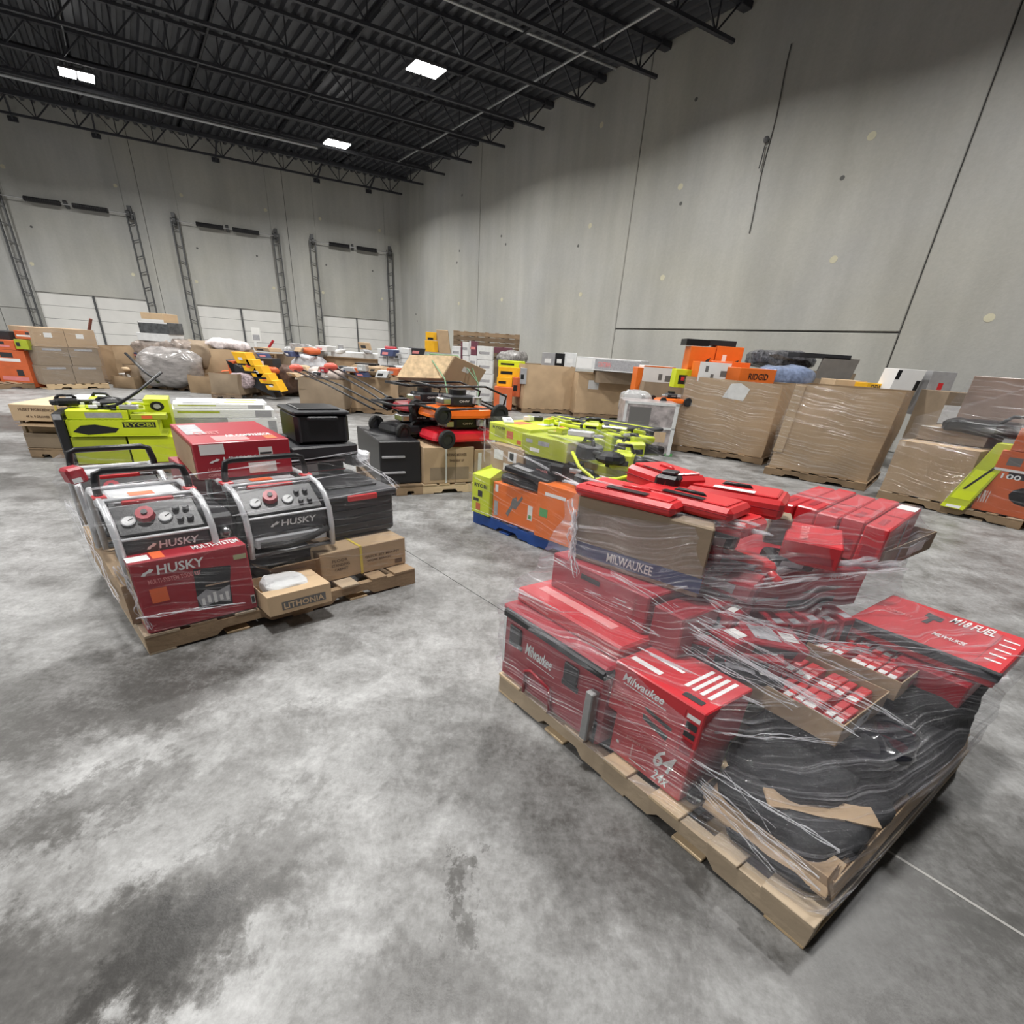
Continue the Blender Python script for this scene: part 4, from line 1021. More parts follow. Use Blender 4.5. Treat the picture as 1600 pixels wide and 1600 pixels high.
film('clear stretch film wound round the red tool load on the near right pallet', L1,
     [(.135, [(.0, .0), (.42, -.01), (.68, .0), (.995, .02), (.995, .98), (.1, .98)]),
      (.20, [(-.01, -.01), (.44, -.01), (.69, .01), (.985, .03), (1.0, .97), (.1, .98)]),
      (.34, [(-.01, -.01), (.44, -.01), (.69, .02), (.95, .15), (1.0, .45), (1.0, .97), (.1, .98)]),
      (.50, [(-.01, -.02), (.45, -.01), (.69, .04), (.86, .34), (.99, .74), (1.0, 1.08), (.1, 1.0)]),
      (.62, [(-.005, .02), (.42, .02), (.66, .12), (.98, .74), (1.0, 1.11), (.12, 1.05)]),
      (.76, [(.03, .12), (.40, .12), (.60, .26), (.70, .60), (.66, 1.1), (.2, 1.2)]),
      (.88, [(.05, .14), (.40, .2), (.58, .40), (.65, .92), (.64, 1.40), (.3, 1.4)]),
      (1.0, [(.05, .16), (.42, .24), (.56, .45), (.62, .92), (.58, 1.37), (.3, 1.3)]),
      (1.08, [(.06, .2), (.44, .28), (.52, .48), (.5, .8), (.3, .8)])], 'film_slanted', n=110, sub=7, amp=.007,
     strands=(((.40, .34, .86), (.66, .98, .84), .05, .02, .01, 7), ((.42, .30, .84), (.62, .90, .86), .04, .02, .0, 6), ((.06, .30, 1.10), (.48, .36, 1.05), .03, .012, .01, 5), ((.28, .14, .80), (.88, .26, .56), .012, .02, .0, 4), ((.20, .13, .68), (.80, .34, .54), .012, .02, .0, 4), ((.44, .20, .74), (.92, .42, .54), .014, .02, .0, 4), ((.36, .14, .64), (.76, .24, .56), .012, .02, .0, 4), ((.50, .24, .80), (.80, .50, .58), .014, .02, .0, 4), ((.68, .06, .22), (.90, .02, .17), .010, .01, .0, 3), ((.72, .08, .33), (.86, .05, .27), .010, .01, .0, 2), ((.70, .03, .29), (.96, .04, .24), .010, .01, .0, 3), ((.05, .16, 1.10), (.52, .42, 1.03), .03, .012, .01, 5), ((.08, .20, 1.12), (.50, .40, 1.06), .02, .01, 0, 4), ((.42, .22, .80), (.70, .90, .86), .016, .012, .0, 4),
              ((.06, .14, .74), (.78, .30, .58), .016, .015, .0, 4), ((.02, .02, .60), (.72, .18, .55), .014, .012, 0, 4), ((.40, .18, .70), (.83, .33, .535), .016, .015, 0, 4), ((.30, .13, .70), (.85, .40, .55), .012, .012, 0, 3),
              ((.55, .30, .66), (1.0, .95, .64), .010, .006, 0, 2), ((.45, .24, .62), (.98, .80, .60), .008, .005, 0, 2), ((.67, .02, .36), (.96, .10, .30), .012, .01, .0, 3), ((.67, .08, .44), (.85, .32, .45), .014, .01, 0, 4), ((.70, .03, .27), (.97, .04, .20), .012, .01, .0, 3),
              ((.10, .16, .98), (.12, .14, .78), .03, .02, 0, 5), ((.08, .17, 1.02), (.16, .13, .72), .02, .02, 0, 4), ((.55, .35, .85), (.64, .95, .80), .02, .012, .0, 4), ((.48, .28, .74), (.78, .60, .62), .016, .016, 0, 5)))
# ================================================================ LEFT LOAD: COMPRESSORS
A_, B_ = G(225, 995, .12), G(648, 888, .12)
L2 = Load((A_.x, A_.y, 0), (B_.x - A_.x, B_.y - A_.y, 0), 1.0)
pallet(L2, 'weathered pine pallet under the air compressors at the left', nb=8, woods=[WOODS[1], WOODS[2], WOODS_OLD[2]])
# red kit carton standing on edge in front
fr = L2.sub(.015, .345, .0, .115, .125, .53)
c = carton('tool_kit_carton', 'large red carton pictured with an open black tool case standing at the pallet front', 'box', fr, REDM, None, e=.005,
           text=(('f', 'HUSKY', (.20, .80, .60, .93), WHITE, .1), ('f', 'MULTI-SYSTEM TOOL KIT', (.11, .69, .55, .75), PINK), ('t', 'MULTI-SYSTEM', (.55, .3, .97, .7), WHITE)),
           art=(('f', (.86, .80, .98, .87), mat('pale_green_print', (.45, .45, .25), .6), 'price_tag'), ('f', (.10, .42, .24, .62), OLABEL, 'orange_sticker'),
                ('f', (.45, .15, .84, .78), DARK, 'pictured_tool_case', 0, [(.05, .5), (.1, 1), (.95, .93), (.85, .5), (.82, .0), (.02, .08)]), ('f', (.46, .17, .79, .46), GREYP, 'pictured_tools', .001, [(.1, .1), (.0, .7), (.3, 1), (.6, .8), (.95, .98), (.9, .1), (.5, .3)]),
                ('f', (.56, .5, .78, .52), mat('tan_print', (.5, .35, .25), .6), 'pictured_hinge', .001), ('f', (.95, .08, .99, .22), LABEL, 'barcode_label'), ('f', (.955, .10, .985, .2), INK, 'barcode', .001),
                ('t', (.0, .1, .18, .6), LABEL, 'white_sticker'), ('t', (.2, .1, .3, .8), OLABEL, 'orange_sticker'), ('l', (.1, .1, .9, .9), CARD, 'brown_side')))
paw(c, fr, 'f', .07, .80, .11, 1.0, WHITE)
for k in range(5): decal(c, fr, 'f', (.50 + .055 * k, .24 + .02 * (k % 2), .53 + .055 * k, .34 + .03 * (k % 3)), WHITE, 'pictured_socket', .004)
# small carton overhanging the front
fr = L2.sub(.35, .575, -.12, .115, .122, .245)
t = open_box('small_carton', 'small brown carton with a black name band holding crumpled white paper', 'box', fr, CARDL)
decal(t, fr, 'f', (.20, .2, .9, .62), GREYINK, 'name_band'); lettering(t, fr, 'f', 'LITHONIA', (.23, .26, .87, .56), CARDL, off=.004)
mk('box_lid', Geo().box(Fr(fr.p(0, 0, .99), fr.U, fr.V * .28, Vector((0, 0, .004))), .001), CARDL, t); mk('box_lid', Geo().box(Fr(fr.p(.72, .28, .98), fr.U * .28, fr.V * .72, Vector((0, 0, .004))), .001), CARDL, t)
f2 = fr.sub(.12, .78, .22, .92, .55, 1.18)
o = mk('crumpled_paper', soft(f2, 26, 12, .5, .012, 22, 2, .006, 30), PAPER, at=f2.p(.5, .5, 0)); tag(o, 'crumpled white packing paper bulging from the small carton', 'paper')
# cartons behind
fr = L2.sub(.615, 1.0, .085, .27, .125, .325)
c = carton('long_carton', 'long brown carton with faint brown print and a yellow strap on the pallet end', 'box', fr, CARD2, None, e=.004,
           text=(('f', 'FLOOR', (.13, .62, .30, .72), BROWNINK), ('f', 'STANDING', (.12, .46, .32, .56), BROWNINK), ('f', 'CABINET', (.15, .30, .30, .40), BROWNINK), ('f', 'QUICK SET MOUNT', (.50, .52, .92, .62), BROWNINK), ('f', 'WORK BENCH', (.52, .38, .80, .46), BROWNINK)),
           art=(('f', (.44, 0, .47, 1), STRAPY, 'strap', .001), ('t', (.44, 0, .47, 1), STRAPY, 'strap', .001), ('f', (.86, .1, .95, .26), BROWNINK, 'printed_icon')))
fr = L2.sub(.44, .62, .13, .40, .125, .27)
open_box('open_carton', 'low open brown carton behind the small paper filled carton', 'box', fr, CARD, None, flaps=.08, fl_ang=30)
fr = L2.sub(-.01, .34, .12, 1.0, .125, .355)
c = carton('base_carton', 'large brown carton at the left side under the first air compressor', 'box', fr, CARD, None, crush=.006, text=(('l', 'WORKSHOP', (.55, .5, .85, .62), BROWNINK), ('l', '24', (.8, .5, .9, .65), BROWNINK)))
fr = L2.sub(.345, .70, .42, 1.0, .125, .37)
carton('base_carton', 'dull brown carton under the second air compressor', 'box', fr, CARDD, None)
fr = L2.sub(.345, .62, .18, .42, .275, .355)
carton('slim_carton', 'slim charcoal carton beneath the front of the second air compressor', 'box', fr, DARK, None)
# compressors
compressor('air compressor with silver roll bars and red knob at the left pallet corner', L2, .015, .275, .10, .56, .37, .765)
compressor('air compressor with silver roll bars beside the black wheeled case', L2, .385, .685, .12, .58, .375, .765)
fr = L2.sub(.285, .375, .2, .55, .36, .64)
o = mk('tool_motor', Geo().box(fr, .02), DARK, at=fr.p(.5, .5, 0)); tag(o, 'black pump unit wedged between the two compressors', 'pump')
g = Geo(); g.ball(fr.p(.5, -.05, .62), .035, .03, .035, 12, 8); mk('chrome_dome', g, STEEL, o, smooth=True)
# black wheeled case with red latch
fr = L2.sub(.715, 1.02, .22, .70, .335, .615)
o = mk('storage_case', Geo().box(fr, .02), BLACK, at=fr.p(.5, .5, 0)); tag(o, 'wide black storage case with a red latch at the right of the compressors', 'case')
mk('case_lid', Geo().box(L2.sub(.705, 1.03, .20, .72, .60, .655), .016), DARK, o)
mk('red_latch', Geo().box(L2.sub(.80, .93, .19, .205, .60, .64), .005), REDP, o)
for k in range(4): mk('side_rib', Geo().box(L2.sub(.73 + .001, 1.01, .213, .222, .38 + .05 * k, .385 + .05 * k), .001), DARK, o)
mk('lid_ribs', Geo().box(L2.sub(.76, .98, .30, .62, .655, .668), .006), BLACK, o)
# flat black cases further back
fr = L2.sub(.46, .96, .60, 1.0, .56, .80)
o = mk('storage_case', Geo().box(fr, .015), DARK, at=fr.p(.5, .5, 0)); tag(o, 'long black case with a white label lying behind the compressors', 'case')
decal(o, fr, 'f', (.55, .45, .75, .8), LABEL, 'white_label'); mk('case_band', Geo().box(L2.sub(.455, .965, .595, 1.0, .69, .70), .004), REDD, o); mk('chrome_rail', Geo().box(L2.sub(.46, .96, .585, .60, .76, .775), .004), SILVER, o)
fr = L2.sub(.36, .98, .62, 1.0, .375, .555)
carton('base_carton', 'black and brown carton under the long black case', 'box', fr, DARK, None)
compressor('third air compressor half hidden behind the left one', L2, .0, .26, .62, .98, .37, .765)
# tall red carton in the second tier
fr = Fr(L2.p(.325, .40, .775), L2.U * .335, L2.V * .60 + L2.U * .05, Vector((0, 0, .215)))
c = carton('compressor_carton', 'tall red carton with white dog-mark lettering standing on the compressors', 'box', fr, REDM, None, e=.004,
           text=(('f', 'HUSKY', (.27, .44, .62, .60), WHITE, .1), ('t', 'AIR COMPRESSOR', (.4, .2, .9, .3), WHITE), ('t', 'QUIET', (.12, .35, .4, .5), PINK), ('f', '4 GALLON', (.10, .22, .26, .32), PINK), ('f', 'COMPRESSOR', (.10, .08, .30, .16), PINK)),
           art=(('f', (.06, .68, .30, .96), LABEL, 'white_label'), ('f', (.65, .58, .80, .80), LABEL, 'white_label'), ('f', (.66, .6, .79, .66), INK, 'barcode', .001), ('f', (.52, .08, .82, .38), LABEL, 'white_label'), ('t', (.78, .05, .9, .2), OLABEL, 'orange_sticker'), ('t', (.05, .4, .25, .9), GREYP, 'picture'), ('t', (.25, .05, .6, .28), PINK, 'red_flash'), ('l', (.05, .0, .95, .9), CARD, 'brown_side')))
paw(c, fr, 'f', .13, .43, .11, 1.4, WHITE)
fr = L2.sub(.34, .66, .62, 1.0, .56, .77)
carton('base_carton', 'dark carton beneath the tall red carton', 'box', fr, REDD, None)
# black tote
fr = Fr(L2.p(.75, .58, .90), L2.U * .22 - L2.V * .05, L2.V * .31 + L2.U * .04, Vector((0, 0, .205)))
o = mk('storage_tote', Geo().box(fr, .02), BLACK, at=fr.p(.5, .5, 0)); tag(o, 'big black lidded storage tote standing highest on the left load', 'tote')
mk('tote_lid', Geo().box(Fr(fr.p(-.03, -.03, .96), fr.U * 1.06, fr.V * 1.06, fr.W * .14), .014), DARK, o)
mk('lid_panel', Geo().box(Fr(fr.p(.12, .1, 1.10), fr.U * .76, fr.V * .8, fr.W * .05), .008), BLACK, o)
mk('lid_handle', Geo().box(Fr(fr.p(.22, -.07, .80), fr.U * .56, fr.V * .06, fr.W * .13), .008), DARK, o)
for x in (.06, .90): mk('corner_rib', Geo().box(Fr(fr.p(x, -.015, .05), fr.U * .04, fr.V * .02, fr.W * .85), .004), DARK, o)
fr = L2.sub(.70, 1.0, .52, .98, .81, .895)
o = mk('storage_case', Geo().box(fr, .012), DARK, at=fr.p(.5, .5, 0)); tag(o, 'charcoal case carrying the black tote', 'case')
fr = L2.sub(.99, 1.09, .55, .75, .70, .82)
o = mk('film_bundle', soft(fr, 24, 12, .8, .02, 16, 3, .01, 30), mat('bunched_film', (.62, .63, .66), .2, amt=.25, ns=30, coat=.5), at=fr.p(.5, .5, 0)); tag(o, 'bunched clear film knot below the black tote', 'plastic film')
film('clear stretch film around the compressors on the left pallet', L2,
     [(.13, [(-.02, .0), (.34, -.02), (.40, .08), (.7, .08), (1.0, .08), (1.0, 1.0), (-.03, 1.0)]),
      (.36, [(-.03, -.01), (.34, -.02), (.70, .07), (1.01, .08), (1.01, 1.0), (-.04, 1.0)]),
      (.55, [(-.02, -.01), (.35, -.02), (.70, .07), (1.03, .19), (1.03, 1.0), (-.05, 1.0)]),
      (.68, [(-.02, .04), (.33, .06), (.70, .10), (1.04, .19), (1.04, 1.0), (-.05, 1.0)]),
      (.80, [(.0, .20), (.33, .20), (.70, .24), (.99, .45), (1.02, 1.0), (-.03, 1.0)]),
      (.86, [(.02, .28), (.33, .26), (.70, .27), (.98, .48), (.98, .98), (.0, .98)])], 'film_clear', n=90, sub=5, amp=.006,
     strands=(((.0, .25, .835), (.99, .50, .84), .014, .008, .0, 3), ((.0, .16, .76), (.99, .30, .76), .010, .006, 0, 2), ((.34, .1, .66), (1.03, .20, .66), .012, .006, 0, 3), ((-.01, .0, .53), (.02, .0, .16), .02, .02, 0, 4), ((.0, -.01, .24), (.3, -.02, .19), .014, .012, 0, 4), ((-.05, .5, .7), (-.03, .1, .3), .016, .02, 0, 4), ((1.03, .20, .66), (.99, .60, .82), .02, .02, 0, 4)))
# ================================================================ SMALL HAND TOOLS AND HELPERS FOR THE OTHER LOADS
def at(px, py, Y):
    d = _r * ((px - 800) / FPX) + _d * ((py - 800) / FPX) + _f
    return Vector((0, 0, EYE)) + d * (Y / d.y)
def rect(x0, y0, x1, y1, Y, d=.4, Y2=None, lean=0.):
    """upright box from the outline of its front face, standing Y metres off (Y2 at its right end)"""
    a, b = at(x0, y1, Y), at(x1, y1, Y2 or Y); z = (a.z + b.z) / 2
    zt = (at(x0, y0, Y).z + at(x1, y0, Y2 or Y).z) / 2
    a.z = b.z = z
    return Fr(a, b - a, square(b - a) * d, Vector((lean, 0, zt - z)))
def loadof(fr):
    ld = Load.__new__(Load); Fr.__init__(ld, Vector((fr.O.x, fr.O.y, 0)), fr.U, fr.V, (0, 0, 1)); ld.lu, ld.lv = real(fr.U).length, real(fr.V).length
    ld.e1, ld.e2 = ld.U / ld.lu, ld.V / ld.lv
    return ld
def power_tool(label, fr, body, group, kind=0):
    """outdoor power tool inside a frame: motor body, tube, loop handle, battery"""
    root = mk('power_tool', Geo().box(fr.sub(.05, .45, .15, .85, .1, .8), .02), body, at=fr.p(.5, .5, 0)); tag(root, label, 'power tool', group)
    if kind == 0:
        mk('blower_tube', Geo().tube([fr.p(.4, .5, .45), fr.p(.6, .5, .42), fr.p(1.0, .5, .35)], .05, 10, True, [.055, .05, .04]), BLACK, root, smooth=True)
    elif kind == 1:
        mk('shaft', Geo().tube([fr.p(.4, .5, .5), fr.p(1.0, .5, .6)], .014, 8), DSTEEL, root, smooth=True)
        mk('guard', Geo().ball(fr.p(.95, .5, .5), .12, .10, .05, 12, 6), BLACK, root)
    else:
        mk('guide_bar', Geo().box(fr.sub(.42, 1.0, .44, .56, .3, .6), .01), STEEL, root)
    mk('loop_handle', Geo().tube([fr.p(.08, .5, .75), fr.p(.14, .5, 1.05), fr.p(.36, .5, 1.05), fr.p(.42, .5, .75)], .016, 8), BLACK, root, smooth=True)
    mk('battery', Geo().box(fr.sub(-.03, .12, .3, .7, .15, .6), .008), DARK, root)
    decal(root, fr.sub(.05, .45, .15, .85, .1, .8), 'f', (.2, .3, .8, .6), BLACK, 'black_panel'); return root

# ================================================================ CENTRE LOAD: LIME AND ORANGE ON A BLUE PALLET
L3 = Load((-.371, 3.731, 0), (1.137, -.866, 0), 1.02)
pallet(L3, 'blue painted pallet under the lime and orange cartons in the centre', woods=BLUES, nb=7)
gl = 'cartons on the blue pallet'
fr = L3.sub(.0, .155, -.02, .22, .125, .50)
c = carton('tall_carton', 'tall lime carton with a peaked top at the left corner of the blue pallet', 'box', fr, LIME, gl, text=(('f', 'RYOBI', (.15, .70, .85, .80), BLACK),),
           art=(('f', (.35, .46, .6, .62), BLACK, 'pictured_tool'), ('f', (.25, .1, .5, .28), ORANGED, 'red_flash'), ('f', (.1, .32, .4, .4), BLACK, 'printed_icon'), ('r', (.1, .1, .9, .9), LIMED, 'side_print')))
g = Geo().add([fr.p(0, 0, 1), fr.p(1, 0, 1), fr.p(1, 1, 1), fr.p(0, 1, 1), fr.p(.45, .55, 1.28), fr.p(.9, .9, 1.32)], [(0, 1, 5, 4), (1, 2, 5), (2, 3, 4, 5), (3, 0, 4)]); mk('peaked_top', g, LIME, c)
fr = L3.sub(.165, .515, .0, .32, .125, .475)
c = carton('chainsaw_carton', 'orange carton pictured with a grey saw beside the tall lime carton', 'box', fr, ORANGE, gl,
           art=(('f', (.32, .18, .68, .85), GREYINK, 'pictured_saw', 0, [(0, .1), (.15, .0), (.42, .42), (.6, .38), (1, .9), (.94, 1), (.68, .72), (.6, .9), (.36, .76), (.28, .48)]), ('f', (.04, .1, .13, .5), GREYP, 'printed_strip'), ('f', (.05, .75, .12, .95), WHITE, 'sticker'), ('f', (.80, .28, .90, .66), LABEL, 'barcode_label'), ('f', (.82, .32, .88, .42), mat('green_mark', (.1, .35, .12), .6), 'green_mark', .001), ('t', (.1, .1, .8, .8), DARK, 'dark_top')))
fr = L3.sub(.525, .80, -.03, .25, .125, .60)
carton('chainsaw_carton', 'tall orange carton half hidden behind the wrapped red load', 'box', fr, ORANGE, gl, art=(('f', (.1, .4, .3, .55), mat('green_mark', (.1, .35, .12), .6), 'green_mark'), ('f', (.2, .8, .7, .86), WHITE, 'printed_line')))
fr = L3.sub(.0, .8, .33, 1.0, .125, .60)
carton('bulk_carton', 'wide olive lime carton filling the back of the blue pallet', 'box', fr, LIMED, gl)
fr = L3.sub(.16, .52, .02, .32, .478, .55)
o = mk('saw_tray', soft(fr, 24, 10, .4, .012, 9, 3), DARK, at=fr.p(.5, .5, 0)); tag(o, 'dark plastic wrapped tools on top of the orange saw carton', 'tool')
fr = L3.sub(.045, .31, .09, .55, .553, .79)
c = carton('shipping_carton', 'brown carton with three white labels sitting over the orange saw carton', 'box', fr, CARD, gl, art=(('f', (.12, .42, .40, .80), LABEL, 'white_label'), ('f', (.55, .45, .80, .82), LABEL, 'white_label'), ('f', (.60, .5, .72, .78), INK, 'barcode', .001), ('f', (.42, .08, .65, .34), LABEL, 'white_label')))
fr = L3.sub(.32, .60, .10, .5, .56, .74)
carton('mixed_carton', 'dark tool carton wedged right of the brown carton with three labels', 'box', fr, DARK, gl, text=(('f', 'MOWER', (.3, .4, .6, .55), PINK),))
fr = L3.sub(-.03, .30, .15, .62, .795, .96)
c = carton('tool_carton', 'pale lime carton high on the left of the lime load with red spots', 'box', fr, LIME, gl, text=(('f', 'RYOBI', (.1, .7, .4, .85), BLACK),), art=(('f', (.15, .25, .4, .7), LIMED, 'printed_panel'), ('f', (.45, .3, .6, .7), ORANGED, 'red_spot'), ('f', (.7, .1, .8, .3), ORANGED, 'red_spot'), ('t', (.2, .2, .5, .5), OLABEL, 'orange_sticker'), ('t', (.55, .5, .8, .8), PAPER, 'white_label')))
fr = L3.sub(.28, .60, .10, .45, .76, .93)
c = carton('tool_carton', 'olive lime carton with four grey panels facing the near red load', 'box', fr, LIMED, gl, art=(('f', (.1, .62, .25, .8), GREYP, 'grey_panel'), ('f', (.38, .58, .62, .8), GREYP, 'grey_panel'), ('f', (.2, .22, .42, .4), LABEL, 'grey_panel'), ('f', (.6, .3, .8, .5), LIMED, 'printed_panel')))
fr = L3.sub(.22, .62, .5, .98, .76, .97)
carton('tool_carton', 'broad lime carton at the back of the centre load', 'box', fr, LIME, gl, art=(('f', (.1, .2, .4, .8), BLACK, 'pictured_tool'), ('f', (.6, .3, .9, .9), LIMED, 'printed_panel')))
fr = L3.sub(.58, .86, .28, .62, .605, .755)
carton('bulk_carton', 'lime carton low at the right of the centre load', 'box', fr, LIMED, gl)
for k, (q, m, lab) in enumerate((((.10, .62, .62, .78, .97, 1.015), DARK, 'long charcoal and lime trimmer pack lying across the top of the lime load'), ((.18, .66, .84, .98, .975, 1.01), DARK, 'second charcoal trimmer pack behind the first on the lime load'), ((.22, .55, .46, .60, .93, 1.0), LIME, 'short lime pack in front of the trimmer packs'), ((.56, .74, .52, .66, .93, .98), LIME, 'lime pack at the right end of the trimmer packs'))):
    fr = L3.sub(*q); fr.V = fr.V + L3.U * (.02 * k)
    o = mk('trimmer_pack', Geo().box(fr, .01), m, at=fr.p(.5, .5, 0)); tag(o, lab, 'tool pack', gl)
    decal(o, fr, 't', (.02, .1, .98, .35), LIME if m is DARK else BLACK, 'colour_stripe'); decal(o, fr, 'f', (.05, .2, .9, .6), BLACK if m is not DARK else LIME, 'printed_line')
for k, (a, b, z, w, d, h, ro, kd, lab) in enumerate(((.70, .22, .78, .36, .22, .17, -20, 1, 'black and lime string trimmer head hanging at the front right of the centre load'), (.88, .34, .74, .34, .22, .2, 30, 0, 'lime leaf blower body at the right end of the centre load'),
        (.62, .14, .64, .3, .2, .14, 10, 2, 'black chainsaw lying above the tall orange carton'), (.74, .62, .78, .34, .24, .2, 70, 0, 'lime blower standing at the back right of the centre load'), (.55, .52, .97, .3, .2, .10, 25, 2, 'lime hedge trimmer on top of the centre load'),
        (.80, .10, .62, .3, .2, .12, -10, 0, 'dark blower tube drooping over the right front of the centre load'))):
    power_tool(lab, L3.rb(a, b, z, w, d, h, ro), LIMEP if k in (1, 3, 4) else BLACK, gl + ' as loose tools', kd)
g = Geo().tube([L3.p(.62, .12, .86), L3.p(.72, .05, .78), L3.p(.80, .08, .70), L3.p(.92, .10, .74), L3.p(1.0, .2, .80)], .014, 8)
o = mk('lime_tube', g, LIMEP, smooth=True); tag(o, 'bent lime trimmer shaft looping below the black trimmer head', 'tool tube')
fr = L3.rb(.42, .04, .60, .34, .16, .05, 12, 10)
o = mk('tool_pack', Geo().box(fr, .01), DARK, at=fr.p(.5, .5, 0)); tag(o, 'flat black tool pack slanting over the orange cartons', 'tool pack'); decal(o, fr, 't', (.1, .2, .5, .6), GREYP, 'sticker')
film('clear stretch film around the lime and orange centre load', L3,
     [(.13, [(-.02, -.03), (.8, -.05), (1.02, .0), (1.0, 1.02), (.0, 1.02)]), (.5, [(-.02, -.03), (.8, -.05), (1.04, .0), (1.04, 1.0), (.0, 1.02)]), (.62, [(-.01, .0), (.8, -.04), (1.0, .05), (.8, .9), (.0, 1.02)]),
      (.80, [(-.05, .08), (.7, .0), (1.0, .2), (.72, 1.0), (.0, 1.05)]), (1.0, [(-.05, .14), (.5, .08), (.86, .4), (.62, 1.04), (.2, 1.05), (.0, .7)]), (1.03, [(.0, .3), (.5, .2), (.8, .45), (.6, 1.0), (.3, 1.0)])], 'film_clear', n=72, sub=4, amp=.006,
     strands=(((-.04, .12, .97), (.0, .08, .6), .02, .01, 0, 3), ((.30, .1, .74), (.95, .0, .62), .02, .012, .01, 4), ((.0, .1, .8), (.5, .0, .56), .016, .012, .0, 3), ((.0, -.02, .15), (.75, -.03, .15), .012, .006, 0, 2)))

# ================================================================ MOWERS ON A CARTON
L4 = Load((-1.015, 4.424, 0), (.96, .377, 0), .95)
pallet(L4, 'pale pallet under the brown crate and stacked lawn mowers', nb=6, woods=WOODS)
fr = L4.sub(.01, .56, -.005, .96, .125, .54)
c = carton('mower_carton', 'long brown carton with printed sides strapped under the stacked lawn mowers', 'box', fr, CARD2, None, e=.006,
           text=(('l', '12', (.3, .7, .4, .8), BROWNINK), ('f', 'RIDING MOWER', (.45, .75, .85, .83), BROWNINK), ('f', 'THIS SIDE UP', (.5, .6, .8, .66), BROWNINK)),
           art=(('f', (.12, .1, .9, .45), CARDD, 'printed_panel'), ('l', (.35, .12, .58, .62), LABEL, 'white_label'), ('l', (.1, .65, .2, .9), LABEL, 'white_label'), ('l', (.65, .2, .85, .6), CARDD, 'printed_panel'), ('f', (.42, 0, .455, 1), LABEL, 'white_strap', .001), ('f', (.62, 0, .63, 1), CARDD, 'fold_line')))
fr = L4.sub(.58, .98, .02, .9, .125, .50)
carton('mower_carton', 'second brown carton right of the strapped mower carton', 'box', fr, CARD, None, art=(('f', (.1, .1, .2, .9), LABEL, 'white_strap'),))
mower('red deck lawn mower lying lowest on the brown carton', L4, .50, .22, .55, 8, mat('gloss_red', (.60, .015, .03), .25, coat=.5), sc=1.18)
mower('black deck lawn mower beside the red one at the back', L4, .15, .62, .56, 12, BLACK, sc=1.1)
mower('orange deck lawn mower stacked on top of the red one', L4, .48, .25, .80, 6, ORANGEP, sc=1.12)
mower('dark red deck lawn mower behind the orange one', L4, .30, .72, .80, 15, REDD, sc=1.0)
mower('orange lawn mower at the back of the mower stack', L4, .75, .70, .62, -20, ORANGEP, sc=1.0)
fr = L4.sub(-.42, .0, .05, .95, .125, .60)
o = mk('dark_interior_block', Geo().box(fr, .01), BLACK, at=fr.p(.5, .5, 0)); tag(o, 'black box painted as the dark interior left of the mower carton', 'equipment')  # solid black body imitates the shade of a dark interior
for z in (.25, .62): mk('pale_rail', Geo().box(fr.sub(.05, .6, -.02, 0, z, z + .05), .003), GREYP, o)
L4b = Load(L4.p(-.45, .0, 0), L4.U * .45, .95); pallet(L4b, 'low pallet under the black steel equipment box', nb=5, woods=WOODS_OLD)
# green strapped tipped carton over the mowers
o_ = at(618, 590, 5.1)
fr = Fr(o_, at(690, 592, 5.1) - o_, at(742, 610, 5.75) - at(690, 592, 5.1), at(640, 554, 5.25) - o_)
c = carton('tipped_carton', 'tipped tan carton with pale rough face strapped over the stacked lawn mowers', 'box', fr, CARD, None, e=.008, art=(('f', (.02, .02, .98, .98), LIT_TAN, 'lit_face'), ('r', (.35, .55, .55, .75), LABEL, 'white_label'), ('t', (.05, .05, .95, .95), CARDL, 'pale_top')))  # front face coloured lighter to stand in for light falling on it
g = Geo()
for pts in (((668, 553, 5.3), (695, 592, 5.0), (703, 640, 4.75), (706, 660, 4.75)), ((738, 575, 5.6), (747, 600, 5.5), (748, 655, 5.3)), ((672, 553, 5.3), (715, 556, 5.5), (748, 600, 5.5))):
    g.tube([at(*p) for p in pts], .008, 5)
o = mk('green_strap', g, STRAPG, kind=None); tag(o, 'pale green strapping over the tipped carton and mowers', 'strap')
for k, (p, q, lab) in enumerate((((458, 578), (585, 640), 'left long black mower handle reaching back over the tote'), ((512, 576), (640, 655), 'right long black mower handle with a red lever'))):
    a, b = at(*p, 6.6), at(*q, 5.0)
    root = empty('push_bars', b, lab, 'mower bars', 'long mower handles behind the tote')
    mk('handle_tube', Geo().tube([a, a.lerp(b, .5) + Vector((0, 0, .03)), b], .013, 8), BLACK, root, smooth=True)
    a2, b2 = a + Vector((.14, .05, 0)), b + Vector((.14, .05, 0)); mk('handle_tube', Geo().tube([a2, a2.lerp(b2, .5) + Vector((0, 0, .03)), b2], .013, 8), BLACK, root, smooth=True)
    mk('grip_bar', Geo().tube([a, a2], .016, 8), BLACK, root); mk('red_lever', Geo().ball(a + Vector((.05, .0, .03)), .11, .06, .06, 10, 6), mat('coral_plastic', (.75, .12, .08), .4), root, smooth=True)

